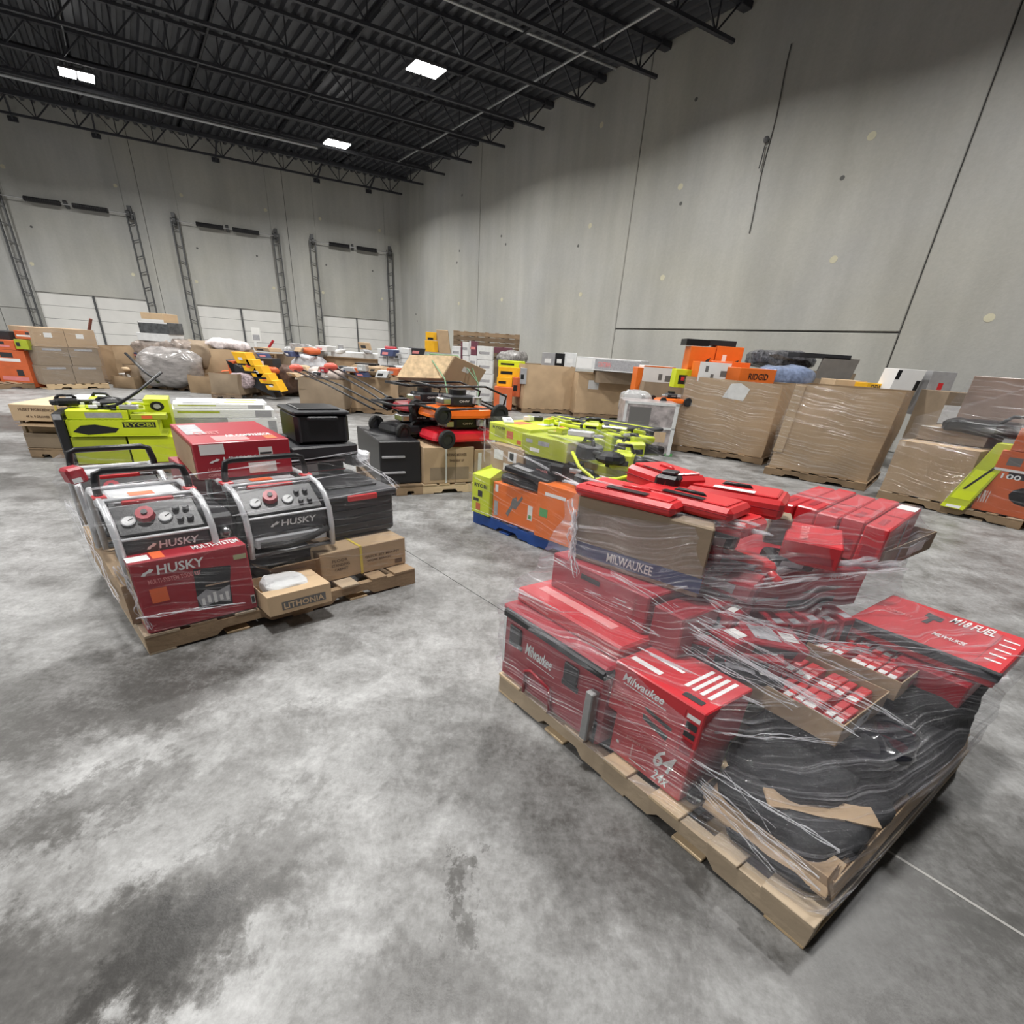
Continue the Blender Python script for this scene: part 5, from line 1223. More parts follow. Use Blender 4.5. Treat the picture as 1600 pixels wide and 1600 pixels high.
# ================================================================ LIME LOADS BEHIND THE COMPRESSORS
L5 = loadof(front((128, 744), (283, 738), 0, 1, 1.0))
pallet(L5, 'dull pallet under the lime cartons at the left', woods=WOODS_OLD, nb=6)
g5 = 'lime cartons on the left back pallet'
Z = lambda *q: L5.sub(*q)
for q, m, lab, tx, ar in (
        ((.0, .52, .02, .5, .125, .42), LIMED, 'olive lime carton lowest at the left corner behind the compressor handles', (), ()),
        ((.54, 1.0, .02, .5, .125, .42), LIME, 'lime carton lowest beside the olive one', (), ()),
        ((.0, .88, .03, .5, .43, .60), LIME, 'lime carton with a dark saw picture above the olive one', (('f', 'RYOBI', (.62, .6, .95, .85), LIMED),), (('f', (.05, .1, .55, .75), BLACK, 'pictured_saw', 0, [(0, .3), (.2, .9), (.5, 1), (1, .6), (.9, .2), (.3, .0)]), ('f', (.6, .55, .97, .9), BLACK, 'name_band'))),
        ((.02, .95, .0, .45, .43, .435), LIMED, 'olive carton with black band in the lime stack', (), (('f', (.1, .5, .7, .7), BLACK, 'name_band'),)),
        ((.0, 1.0, .52, 1.0, .125, .64), LIME, 'broad lime carton at the back of the left lime load', (), ()),
        ((.02, .60, .05, .45, .605, .70), LIME, 'lime carton near the top left of the left lime load', (), (('f', (.3, .2, .9, .8), GREYP, 'grey_picture'), ('t', (.3, .2, .8, .7), BLACK, 'pictured_tool'))),
        ((.76, 1.02, .25, .6, .645, .80), LIME, 'square lime carton pictured with a black ring on top of the left lime load', (), (('f', (.22, .15, .8, .85), BLACK, 'pictured_ring', 0, [(.5 + .5 * math.cos(i * .5236), .5 + .5 * math.sin(i * .5236)) for i in range(12)]), ('f', (.36, .32, .66, .68), GREYP, 'ring_centre', .001, [(.5 + .5 * math.cos(i * .5236), .5 + .5 * math.sin(i * .5236)) for i in range(12)]))),
        ((.62, .98, .05, .22, .605, .66), LIMED, 'small olive carton with an orange sticker in the left lime load', (), (('f', (.3, .2, .6, .8), OLABEL, 'orange_sticker'),))):
    carton('lime_carton', lab, 'box', Z(*q), m, g5, text=tx, art=ar)
for k, (a, b, z, w, d, h, ro, kd, lab) in enumerate(((.15, .3, .71, .4, .2, .11, 15, 1, 'black trimmer on the top left of the left lime load'), (.42, .6, .66, .4, .2, .14, -15, 0, 'lime blower at the back of the left lime load'), (.5, .35, .70, .4, .2, .10, 30, 2, 'black chainsaw on the left lime load'))):
    power_tool(lab, L5.rb(a, b, z, w, d, h, ro), LIMEP if k == 1 else BLACK, 'loose tools on the left lime load', kd)
g = Geo().tube([at(172, 640, 4.5), at(215, 612, 4.7), at(252, 582, 5.0)], .016, 8)
o = mk('trimmer_shaft', g, BLACK, smooth=True); tag(o, 'long black trimmer shaft rising to the right over the left lime load', 'tool tube')
g = Geo().tube([at(196, 552, 5.6), at(225, 580, 5.4), at(248, 597, 5.3)], .016, 8)
o = mk('trimmer_shaft', g, BLACK, smooth=True); tag(o, 'black trimmer shaft leaning left in front of the grey bag', 'tool tube')
fr = L5.sub(-.1, .36, .6, .9, .645, .76)
o = mk('white_packets', soft(fr, 20, 10, .4, .02, 20, 3), PAPER, at=fr.p(.5, .5, 0)); tag(o, 'white packets at the upper left of the left lime load', 'packet')
fr = L5.sub(-.10, -.005, .0, .4, .125, .68)
o = mk('black_case', Geo().box(fr, .015), BLACK, at=fr.p(.5, .5, 0)); tag(o, 'narrow black case between the tan carton and the lime cartons', 'case'); decal(o, fr, 'f', (.1, .88, .9, .98), GREYP, 'grey_label')
L5c = loadof(front((283, 706), (440, 702), 0, 1, 1.0))
pallet(L5c, 'pallet under the white and lime cartons left of the black tote', woods=WOODS_OLD, nb=6)
for q, m, lab in (((.0, .5, .0, .9, .125, .45), GREY, 'grey carton at the foot of the white and lime stack'), ((.5, 1.0, .0, .9, .125, .45), WHITE, 'white carton at the foot of the stack left of the tote'),
                  ((.0, .98, .02, .4, .455, .57), WHITE, 'long white carton with lime stripes left of the black tote'), ((.04, .96, .42, .8, .455, .61), PAPER, 'long pale carton behind the striped white one'),
                  ((.02, .9, .05, .38, .575, .635), WHITE, 'slim white carton on top of the striped one')):
    fr = L5c.sub(*q); c = carton('white_carton', lab, 'box', fr, m, 'white cartons left of the black tote')
    decal(c, fr, 'f', (.05, .55, .45, .8), LIMED, 'lime_stripe'); decal(c, fr, 't', (.1, .2, .5, .35), BLACK, 'printed_band'); decal(c, fr, 't', (.55, .5, .9, .75), LIME, 'lime_stripe'); decal(c, fr, 'f', (.8, .1, .97, .9), GREY, 'grey_end')
film('clear film over the white and lime cartons left of the tote', L5c, [(.13, [(-.01, -.01), (1.01, -.01), (1.01, .95), (-.01, .95)]), (.5, [(-.01, -.01), (1.01, -.01), (1.01, .95), (-.01, .95)]), (.65, [(.0, .02), (.97, .02), (.97, .85), (.0, .85)])], 'film_clear', n=48, sub=3)
# tan carton pair at far left
fr = front((44, 700), (128, 702), .12, .13, .8)
L7 = Load((fr.O.x, fr.O.y, 0), (fr.U.x, fr.U.y, 0), .8)
pallet(L7, 'dark pallet under the tan carton at the far left edge', woods=WOODS_OLD, nb=5)
carton('low_carton', 'low brown carton under the open gap at the far left', 'box', L7.sub(.0, 1.0, 0, .9, .125, .30), CARDD, None)
o = open_box('crushed_carton', 'crushed open carton between two tan cartons at the far left', 'box', L7.sub(.06, .94, .05, .8, .305, .42), CARDIN, None, flaps=.12, fl_ang=-10)
fr = L7.sub(-.06, .98, -.02, .9, .45, .64)
c = carton('tan_carton', 'tan carton with dog-mark lettering and a yellow strap at the far left', 'box', fr, CARDL, None, text=(('f', 'HUSKY WORKBENCH', (.15, .62, .76, .80), BROWNINK), ('f', '46 in. 9 DRAWER', (.25, .22, .66, .36), BROWNINK)), art=(('f', (.79, 0, .83, 1), STRAPY, 'strap', .001), ('t', (.79, 0, .83, 1), STRAPY, 'strap', .001)))
mk('corner_post', Geo().box(L7.sub(.0, .06, .02, .06, .30, .45), .003), CARDD, c); mk('corner_post', Geo().box(L7.sub(.9, .96, .6, .7, .30, .45), .003), CARDD, c)
# red packet poking up at the left of the compressors
fr = L2.rb(.0, .60, .77, .07, .06, .09, 20, -8)
o = mk('red_packet', Geo().box(fr, .012), REDM, at=fr.p(.5, .5, 0)); tag(o, 'dusty red packet bound in film at the left end of the compressors', 'packet'); decal(o, fr, 'f', (.1, .1, .6, .4), PAPER, 'white_scrap')

rnd = random.Random(5)
for k in range(26):
    a, b = rnd.uniform(.02, .72), rnd.uniform(.12, .75); fr = L3.rb(a, b, .955 + rnd.uniform(0, .03), rnd.uniform(.05, .16), rnd.uniform(.03, .08), rnd.uniform(.02, .05), rnd.uniform(0, 180), rnd.uniform(-8, 8))
    o = mk('tool_pack', Geo().box(fr, .006), [DARK, LIMEP, PAPER, LIMED, BLACK, GREY][k % 6], at=fr.p(.5, .5, 0)); tag(o, 'small lime, black or white tool pack scattered over the centre load', 'tool pack', 'small packs scattered over the centre load'); decal(o, fr, 't', (.2, .2, .7, .7), [LIME, INK, GREYP, OLABEL][k % 4], 'sticker')
for k in range(22):
    a, b = rnd.uniform(.0, .75), rnd.uniform(.08, .6); fr = L5.rb(a, b, .70 + rnd.uniform(0, .03), rnd.uniform(.06, .14), rnd.uniform(.03, .08), rnd.uniform(.02, .06), rnd.uniform(0, 180), rnd.uniform(-8, 8))
    o = mk('tool_pack', Geo().box(fr, .006), [LIMEP, DARK, PAPER, LIMED, GREY, BLACK][k % 6], at=fr.p(.5, .5, 0)); tag(o, 'small lime, grey or white tool pack scattered over the left lime load', 'tool pack', 'small packs scattered over the left lime load'); decal(o, fr, 't', (.2, .2, .7, .7), [INK, LIME, GREYP, WHITE][k % 4], 'sticker')
# ================================================================ BINS ALONG THE RIGHT WALL
gb = 'large cardboard bins by the right wall'
frA = front((1045, 703), (1190, 727), 0, 1.33, 1.0)
oA, bA = gaylord('tall brown cardboard bin with orange cartons inside and a white paper note', frA, CARD, gb, seed=2.)
g = Geo().add([face_pt(bA, 'f', s, t, .03) for s, t in ((.44, .76), (.66, .74), (.70, .90), (.60, .97), (.50, .95))], [(0, 1, 2, 3, 4)]); mk('paper_note', g, PAPER, oA)
frB = front((1192, 740), (1350, 768), 0, 1.38, 1.05, lean=(.08, 0))
oB, bB = gaylord('widest brown cardboard bin wound in film with a raised left edge', frB, CARD, gb, seed=5., crush=.025)
mk('corner_fold', Geo().box(Fr(bB.p(.0, -.03, .2), bB.U * .10, bB.V * .02, bB.W * .78), .004), CARD2, oB)
for nm, b_, lab in (('A', bA, 'film around the cardboard bin with the paper note'), ('B', bB, 'film around the widest cardboard bin')):
    ld = loadof(b_); zt = b_.O.z + b_.W.z; sh = b_.W.x / max(ld.U.x, .1) * 0
    film(lab, ld, [(.14, [(-.01, -.01), (1.01, -.01), (1.01, 1.01), (-.01, 1.01)]), (.7, [(-.02, -.03), (1.03, -.03), (1.03, 1.03), (-.02, 1.03)]), (zt, [(-.01 + (.05 if nm == 'B' else 0), -.01), (1.06 if nm == 'B' else 1.01, -.01), (1.01, 1.01), (-.01, 1.01)])], 'film_bin', n=60, sub=5, outset=.016, seed=ord(nm))
def fill(label, x0, y0, x1, y1, Y, m, d=.35, Y2=None, cat='box', group=None, name='carton', lean=0., **k):
    return carton(name, label, cat, rect(x0, y0, x1, y1, Y, d, Y2, lean), m, group, **k)
go = 'orange cartons piled in the bins'
fill('tall orange carton with dark saw print highest on the bins', 1068, 541, 1106, 604, 8.1, ORANGE, .3, group=go, art=(('f', (.35, .2, .85, .75), INK, 'pictured_saw', 0, [(0, 0), (.9, .8), (1, 1), (.7, .9), (.2, .3)]),))
fill('second tall orange carton beside the highest one', 1107, 541, 1148, 606, 8.1, ORANGE, .3, group=go, art=(('f', (.25, .1, .4, .8), WHITE, 'printed_strip'), ('f', (.5, .2, .9, .7), INK, 'pictured_saw', 0, [(0, 0), (.9, .8), (1, 1), (.6, .9), (.2, .3)])))
fill('black tool box lying on top of the tall orange cartons', 1072, 530, 1108, 540, 8.15, BLACK, .3, cat='case', art=(('t', (.1, .2, .9, .7), WHITE, 'printed_panel'),))
fill('dark case with purple grey end on top of the tall orange cartons', 1108, 532, 1150, 541, 8.15, DARK, .3, cat='case')
fill('white faced orange carton with small icons in the near bin', 1088, 566, 1137, 597, 7.7, ORANGE, .35, group=go, art=(('f', (0, 0, 1, 1), WHITE, 'white_face'), ('f', (.2, .5, .3, .8), GREYINK, 'printed_icon', .001), ('f', (.7, .3, .9, .6), GREYINK, 'printed_icon', .001), ('f', (.4, .2, .5, .4), GREYINK, 'printed_icon', .001)))
fill('orange carton right of the white faced one', 1137, 566, 1165, 600, 7.7, ORANGE, .35, Y2=7.9, group=go)
fill('flat orange carton lying at the right edge of the near bin', 1152, 576, 1208, 601, 7.5, ORANGE, .35, Y2=7.8, group=go, text=(('f', 'RIDGID', (.25, .3, .8, .7), BLACK),))
fill('lime carton with red spot at the left edge of the near bin', 1052, 577, 1078, 606, 8.0, LIME, .25, cat='box', art=(('f', (.2, .2, .7, .7), BLACK, 'pictured_tool'), ('f', (.35, .4, .55, .6), REDP, 'red_spot', .001)))
# blue bag and grey panels
fr = rect(1192, 572, 1278, 606, 8.4, .6)
o = mk('blue_bag', soft(fr, 36, 16, .7, .05, 4, 2, .02, 9), BAGB, at=fr.p(.5, .5, 0), smooth=True); tag(o, 'crumpled blue grey plastic bag between the two big bins', 'bag')
frC = rect(1178, 552, 1300, 700, 9.0, .5); frC.O.z = 0; frC.W = Vector((0, 0, 1.55))
oC, bC = gaylord('dull brown bin behind the blue bag', frC, CARDD, gb, seed=8.)
fr = rect(1174, 549, 1275, 575, 9.5, .5)
o = mk('wrapped_parts', soft(fr, 30, 12, .5, .05, 6, 4, .03, 12), mat('dark_wrapped_parts', (.10, .10, .11), .3, amt=.8, ns=22, bump=.4, bs=30, coat=.5), at=fr.p(.5, .5, 0)); tag(o, 'dark plastic wrapped parts behind the blue bag', 'parts')
fr = rect(1262, 558, 1318, 612, 9.0, .04, lean=.12)
o = mk('grey_panel', Geo().box(fr, .004), mat('grey_panel', (.20, .185, .17), .6), at=fr.p(.5, .5, 0)); tag(o, 'leaning grey brown board with a dark top edge', 'board')
mk('dark_edge', Geo().box(rect(1248, 553, 1330, 560, 9.0, .4), .003), DARK, o)
fill('tan carton peeping behind the widest bin', 1300, 594, 1350, 612, 8.0, CARDL, .4)
fill('yellow carton with black lettering behind the widest bin', 1352, 600, 1412, 612, 7.6, YELLOW, .3, text=(('f', 'DEWALT', (.1, .2, .6, .8), BLACK),))
fill('white carton with black corners behind the widest bin', 1385, 576, 1428, 618, 7.4, WHITE, .3, lean=.05, art=(('f', (.0, .6, .15, .95), BLACK, 'black_corner'), ('f', (.82, .0, .98, .6), BLACK, 'black_corner'), ('t', (.2, .2, .8, .8), CARDL, 'tan_top')))
fill('grey carton with a small red mark beside the white carton', 1430, 579, 1468, 650, 7.4, GREY, .35, art=(('f', (.4, .6, .6, .75), REDP, 'red_mark'),))
fill('stack of wrapped packs with a white note right of the widest bin', 1425, 610, 1470, 750, 6.9, CARDD, .5, art=(('f', (.0, .66, .75, .86), LABEL, 'white_note'), ('f', (.70, .62, .95, .68), YELLOW, 'yellow_band')))

# right edge load
L6 = loadof(front((1368, 778), (1592, 828), 0, 1, 1.0)); 
pallet(L6, 'pallet under the carton and orange boxes at the right edge', woods=[WOODS_OLD[2], WOODS[2]], nb=7)
gr = 'cartons of the load at the right edge'
carton('brown_carton', 'brown carton wound in film at the left of the right edge load', 'box', L6.sub(.0, .56, .02, .9, .125, .80), CARD, gr, crush=.008)
carton('brown_carton', 'white edged brown carton on the film wound one', 'box', L6.sub(.02, .50, .35, .9, .81, .98), CARDD, gr, art=(('t', (.0, .0, 1, .12), WHITE, 'white_edge'),))
for k, (q, lab, ar) in enumerate((((.66, 1.25, .03, .9, .125, .62), 'orange carton with a black disc picture low in the right edge load', (('f', (.30, .28, .68, .72), BLACK, 'pictured_disc', 0, [(.5 + .5 * math.cos(i * .5236), .5 + .5 * math.sin(i * .5236)) for i in range(12)]), ('f', (.2, .86, .9, 1.0), DARK, 'name_band'))),
                       ((.68, 1.25, .03, .9, .625, .86), 'orange carton with three small icons above the disc carton', (('f', (.1, .3, .25, .7), GREYINK, 'printed_icon'), ('f', (.35, .3, .5, .7), GREYINK, 'printed_icon'), ('f', (.0, .0, 1, .12), WHITE, 'pale_line'))),
                       ((.72, 1.25, .03, .9, .865, 1.12), 'orange carton at the top of the right edge stack', (('f', (.4, .2, .6, .5), INK, 'printed_icon'),)))):
    c = carton('orange_carton', lab, 'box', L6.sub(*q), ORANGED, gr, art=ar)
    if k == 0: lettering(c, L6.sub(*q), 'f', '100', (.14, .84, .34, .96), WHITE); lettering(c, L6.sub(*q), 'f', '4 IN 1', (.02, .2, .12, .5), WHITE)
fr = Fr(L6.p(.48, -.06, .10), L6.U * .16, L6.V * .12, L6.U * .14 + L6.V * .14 + Vector((0, 0, .82)))
c = carton('lime_carton', 'tall narrow lime carton leaning on the right edge load', 'box', fr, LIMED, None, art=(('f', (.1, .15, .9, .6), LIME, 'pale_panel'), ('f', (.25, .3, .85, .75), BLACK, 'pictured_saw', .001, [(0, .0), (.2, .0), (1, 1), (.8, 1)]), ('f', (.02, .0, .98, .06), LIME, 'lime_end'), ('f', (.2, .01, .8, .05), WHITE, 'white_mark', .001)))
fr = L6.sub(.16, .72, .25, .7, .95, 1.12)
o = mk('black_tool', soft(fr, 30, 12, .5, .04, 6, 1, .02, 10), BLACK, at=fr.p(.5, .5, 0)); tag(o, 'black power tool wrapped in film above the brown carton at the right', 'power tool')
mk('handle_loop', Geo().tube([fr.p(.6, .4, .8), fr.p(.75, .4, 1.5), fr.p(.98, .4, 1.6), fr.p(1.0, .4, .9)], .02, 8), BLACK, o, smooth=True)
carton('tall_carton', 'tall film wrapped brown carton rising behind the right edge load', 'box', L6.sub(.15, .66, .72, 1.25, .99, 1.64), mat('filmy_brown', (.33, .245, .20), .35, amt=.2, ns=5, coat=.3), gr, art=(('t', (.02, .02, .98, .98), CARDL, 'pale_top'),))
carton('tall_carton', 'wide film wrapped carton behind the orange stack at the right edge', 'box', L6.sub(.67, 1.3, .62, 1.25, 1.13, 1.62), ORANGED, gr, art=(('f', (.0, .0, 1, .9), mat('filmy_brown', (.33, .245, .20), .35), 'film_haze_board'),))
fr = L6.sub(.80, 1.05, .58, .60, 1.15, 1.33)
o = mk('paper_sheet', Geo().box(fr, .001), PAPER, at=fr.p(.5, .5, 0)); tag(o, 'white paper sheet at the right edge of the picture', 'paper')
film('clear stretch film around the right edge load', L6, [(.13, [(-.01, -.01), (.5, -.02), (1.25, -.01), (1.25, 1.0), (0, 1.0)]), (.8, [(-.01, .0), (.6, .0), (1.25, -.01), (1.25, 1.0), (0, 1.0)]), (1.1, [(.0, .15), (.7, .0), (1.25, .0), (1.25, 1.2), (.05, 1.2)]), (1.6, [(.14, .68), (.7, .6), (1.28, .6), (1.28, 1.25), (.15, 1.25)])], 'film_clear', n=64, sub=4, strands=(((.0, .0, .82), (.55, .0, .84), .012, .006, 0, 3),))
o = mk('pallet_corner', Geo().box(Fr(L6.p(1.04, -.05, 0), L6.U * .4, L6.V * .5, Vector((0, 0, .12))), .004), WOODS[0]); tag(o, 'pale pallet block end at the right picture edge', 'pallet')

# bins further back along the wall
fr13 = front((815, 645), (893, 648), 0, 1.24, 1.0); gaylord('tan bin with tape at its right edge in the middle distance', fr13, CARD2, gb, seed=11.)
fr14 = front((895, 652), (986, 657), 0, 1.12, 1.0); o14, b14 = gaylord('tan bin with a white note under the long white carton', fr14, CARD2, gb, seed=13.)
decal(o14, b14, 'f', (.18, .62, .36, .84), PAPER, 'white_note', .03)
for k, (x0, y0, x1, y1, Y, m, lab) in enumerate(((846, 551, 866, 574, 11.9, GREY, 'grey roll end on the tan bin'), (866, 552, 881, 574, 11.9, BLACK, 'black pack on the tan bin'), (881, 551, 899, 574, 11.9, PAPER, 'pale pack on the tan bin'))):
    fill(lab, x0, y0, x1, y1, Y, m, .4, group='packs on the tan bin', art=(('f', (.2, .3, .7, .6), WHITE, 'sticker'),))
fill('long white carton with faint red print lying over the tan bins', 899, 560, 1000, 580, 11.2, PAPER, .5, Y2=10.6, text=(('f', 'CRAFTSMAN', (.35, .3, .55, .7), PINK), ('t', 'MILWAUKEE', (.2, .3, .8, .6), PINK)), art=(('f', (.3, .1, 1, .9), GREYP, 'grey_side'), ('f', (.0, .1, .25, .9), WHITE, 'white_end', .001)))
fill('brown carton lid under the long white carton', 930, 582, 1000, 600, 11.0, CARDD, .5)
fill('white faced carton with orange end between the tan and brown bins', 1000, 572, 1049, 611, 9.6, WHITE, .4, art=(('f', (.5, .45, .62, .7), GREYINK, 'printed_icon'), ('f', (.72, .4, .9, .65), GREYINK, 'printed_icon'), ('f', (.0, .95, 1, 1), ORANGE, 'orange_edge')))
fill('orange carton end left of the white faced carton', 991, 574, 1000, 611, 9.6, ORANGE, .4)
frD = rect(988, 612, 1058, 700, 9.3, .7); frD.O.z = 0; frD.W = Vector((0, 0, 1.12))
gaylord('short brown bin carrying the white faced carton', frD, CARDD, gb, seed=17.)
# clear tote and cage of parts
fr = front((965, 706), (1046, 712), .02, .9, .55)
o = mk('wrapped_crate', Geo().box(fr, .01), mat('hazy_crate', (.40, .36, .36), .3, amt=.5, ns=9, bump=.1, coat=.4), at=fr.p(.5, .5, 0)); tag(o, 'hazy film wrapped crate of parts left of the near brown bin', 'crate')
for q in ((0, 1, -.01, 0, .95, 1.0), (0, .05, -.01, 0, 0, 1), (.93, 1, -.01, 0, 0, 1), (0, 1, -.01, 0, .5, .54)): mk('white_frame_bar', Geo().box(fr.sub(*q), .002), PAPER, o)
decal(o, fr, 'f', (.1, .25, .85, .45), CARDL, 'tan_patch'); decal(o, fr, 'f', (.1, .56, .5, .9), GREYINK, 'dark_parts', .002); decal(o, fr, 'f', (.9, -.02, 1.05, .04), mat('green_mark', (.1, .35, .12), .6), 'green_foot')
fr = rect(970, 612, 1018, 650, 7.9, .4)
o = mk('clear_bag', soft(fr, 26, 12, .6, .04, 7, 2, .02, 14), BAG, at=fr.p(.5, .5, 0), smooth=True); tag(o, 'clear plastic bag with a white sheet on the hazy crate', 'bag'); decal(o, fr, 'f', (.0, .2, .55, .9), PAPER, 'white_sheet', .05)
ld = loadof(rect(1030, 600, 1076, 634, 7.6, .5)); z = rect(1030, 600, 1076, 634, 7.6, .5).O.z
mower('orange and black mower sitting between the crate and the near brown bin', ld, .5, .5, z, 10, ORANGEP, group=None, bars=False, sc=.75)

# ================================================================ THE FAR HEAP
gf = 'cartons in the far heap'
for k, (x0, y0, x1, y1, lab) in enumerate(((-50, 572, 3, 604, 'orange carton lowest at the left picture edge'), (5, 573, 55, 604, 'orange carton lowest beside the brown stack'), (-50, 546, 44, 571, 'wide orange carton in the middle of the orange stack'), (-50, 530, 24, 545, 'orange carton with white band in the orange stack'), (25, 517, 54, 530, 'small orange carton on top of the orange stack'))):
    fill(lab, x0, y0, x1, y1, 10.05, ORANGED, .8, group='orange cartons at the far left', art=(('f', (.1, .3, .9, .5), PINK if k % 2 else WHITE, 'printed_band'), ('f', (.6, .55, .8, .85), INK, 'printed_icon')))
fill('small olive lime carton in the orange stack', 26, 531, 46, 546, 10.0, LIMED, .5, group=None, art=(('f', (.1, .3, .4, .7), DARK, 'printed_icon'),))
fill('dark rolled pack on the orange stack at the left edge', -40, 516, 16, 530, 10.2, DARK, .6)
pallet(loadof(front((-50, 609), (56, 607), 0, 1, .9)), 'pallet under the orange stack at the far left', woods=WOODS_OLD, nb=6)
LB = loadof(front((76, 609), (172, 607), 0, 1, 1.0)); pallet(LB, 'pallet under the stack of plain brown cartons', woods=[WOODS[1], WOODS_OLD[2]], nb=7)
for t in range(3):
    for h in range(2):
        off = (-.02, .0, .02)[t]
        c = carton('brown_carton', '%s plain brown carton of the %s tier in the brown stack' % (('left', 'right')[h], ('lowest', 'middle', 'top')[t]), 'box', LB.sub(.01 + .49 * h + off, .49 + .49 * h + off, .02, .95, .125 + .415 * t, .535 + .415 * t), CARDD if t < 2 else CARD, 'plain brown cartons stacked by door one', crush=.006,
                   art=((('f', (.35, .5, .6, .75), LABEL, 'white_label'),) if t == 2 else (('f', (.2, .82, .8, .93), GREYP, 'pale_label'),)))
film('clear film around the plain brown carton stack', LB, [(.13, [(-.01, .0), (1.01, .0), (1.01, 1), (-.01, 1)]), (.7, [(-.01, .0), (1.01, .0), (1.01, 1), (-.01, 1)]), (1.37, [(-.0, .0), (1.03, .0), (1.03, .98), (.0, .98)])], 'film_clear', n=48, sub=4, outset=.02)
# bulk cartons that carry the heap
bulk = [(50, 600, 78, 548, 10.9, CARDD, 'dark board bin between the orange and brown stacks'), (164, 608, 192, 541, 11.6, CARD, 'narrow brown bin right of the brown stack'), (200, 612, 262, 572, 11.3, CARDD, 'dull bin carrying the grey bag pile'), (263, 612, 304, 575, 11.3, CARDIN, 'dark brown bin right of the grey bag'),
        (316, 606, 378, 546, 11.8, CARD2, 'open tan bin full of pale bags'), (330, 616, 376, 584, 10.4, CARDD, 'low film wrapped carton in front of the open tan bin'), (384, 614, 436, 553, 12.6, CARD, 'brown bin behind the yellow cartons'), (438, 618, 505, 556, 12.6, CARDD, 'brown bin under the clear bags'),
        (508, 622, 592, 560, 12.9, CARD, 'wide brown bin with a dark opening'), (594, 626, 640, 575, 13.0, CARDD, 'dull bin under the pale carton columns'), (642, 630, 712, 560, 14.6, CARDD, 'brown bin hidden behind the tipped carton'), (768, 645, 816, 600, 12.6, CARDD, 'brown bin under the orange and yellow packs')]
for k, (x0, y1, x1, y0, Y, m, lab) in enumerate(bulk):
    fr = rect(x0, y0, x1, y1, Y, .9); zt = fr.O.z + fr.W.z; fr.O.z = 0; fr.W = Vector((0, 0, zt))
    gaylord(lab, fr, m, 'bins in the far heap', seed=20. + k, crush=.03, ph=.12)
def bagpile(label, x0, y0, x1, y1, Y, m, d=.7, seed=1., cat='bag', name='plastic_bag', po=.7, amp=.08, group=None):
    fr = rect(x0, y0, x1, y1, Y, d); o = mk(name, soft(fr, 40, 18, po, amp, 3.5, seed, .04, 9), m, at=fr.p(.5, .5, 0), smooth=True); return tag(o, label, cat, group)
FILMY = mat('filmy_grey_heap', (.30, .28, .27), .25, amt=.4, ns=5, bump=.5, bs=16, st=(1, 1, 2.5), coat=.5, det=8)
bagpile('large grey plastic bag bulging in the far heap left of centre', 212, 545, 300, 606, 11.0, FILMY, .8, 3)
bagpile('lumpy film wrapped bundle under the grey slab', 200, 528, 292, 560, 11.5, mat('filmy_brown_heap', (.30, .25, .22), .28, amt=.5, ns=9, bump=.35, bs=20, coat=.4), .7, 5, 'bundle')
fill('pale foam pack below the grey slab on the bag pile', 216, 521, 266, 533, 11.5, PAPER, .5)
fill('dark grey slab high on the bag pile', 219, 503, 265, 521, 11.5, mat('dark_slate', (.09, .095, .10), .4, amt=.5, ns=14), .5, art=(('f', (.02, .88, .98, 1.0), WHITE, 'white_edge'),))
fill('tan and white lid crowning the bag pile', 222, 489, 256, 503, 11.5, CARDL, .5, art=(('f', (.0, .0, 1, .3), WHITE, 'white_edge'),))
bagpile('brown crumpled wrapping between the grey bag and the tan bin', 278, 533, 330, 580, 11.7, CARDD, .6, 8, 'wrapping', 'wrapping_paper')
bagpile('pale pink bags heaped in the open tan bin', 310, 531, 372, 549, 11.9, mat('pale_bags', (.62, .55, .54), .35, amt=.35, ns=12, bump=.3), .7, 9)
bagpile('mixed pale packets in front of the open tan bin', 345, 586, 390, 606, 10.5, mat('mixed_packets', (.45, .36, .38), .4, amt=.7, ns=25, bump=.2), .5, 12, 'packet', 'packets')
bagpile('clear bag with dark contents above the brown bin', 440, 541, 500, 562, 12.6, BAG, .7, 14)
bagpile('white and blue plastic sheet behind the mower handles', 452, 558, 505, 582, 12.2, mat('pale_sheet', (.66, .68, .72), .3, amt=.25, ns=8, bump=.3), .5, 15, 'plastic sheet')
bagpile('pale wrapped bundle low behind the black tote', 478, 586, 540, 622, 11.0, mat('pale_bundle', (.50, .42, .38), .35, amt=.35, ns=9, bump=.3), .6, 18, 'bundle', 'bundle')
bagpile('dark brown bundle behind the tote handle', 415, 575, 470, 615, 11.4, mat('dark_bundle', (.12, .07, .05), .5, amt=.5, ns=9), .6, 19, 'bundle', 'bundle')
# leaning yellow cartons
ys = [(372, 551, 392, 571), (384, 562, 404, 583), (397, 572, 417, 592), (409, 584, 428, 602), (420, 595, 439, 612)]
for k, (x0, y0, x1, y1) in enumerate(ys):
    fr = rect(x0, y0, x1, y1, 10.6, .35, lean=-.12)
    c = carton('yellow_carton', ['topmost yellow carton of the sliding row', 'second yellow carton down the sliding row', 'middle yellow carton of the sliding row', 'fourth yellow carton down the sliding row', 'lowest yellow carton of the sliding row'][k], 'box', fr, YELLOW, 'yellow cartons sliding down the far heap', art=(('f', (.0, .0, 1, .14), BLACK, 'black_band'), ('f', (.3, .4, .6, .6), OLABEL if k % 2 else PAPER, 'sticker')))
fr = Fr(at(366, 590, 10.7), at(432, 622, 10.7) - at(366, 590, 10.7), Vector((0, .3, 0)), Vector((-.15, 0, .42)))
o = mk('black_board', Geo().box(fr, .01), DARK, at=fr.p(.5, .5, 0)); tag(o, 'dark board sloping beneath the yellow cartons', 'board')
fill('orange pack left of the top yellow carton', 358, 564, 368, 584, 10.7, ORANGED, .3)
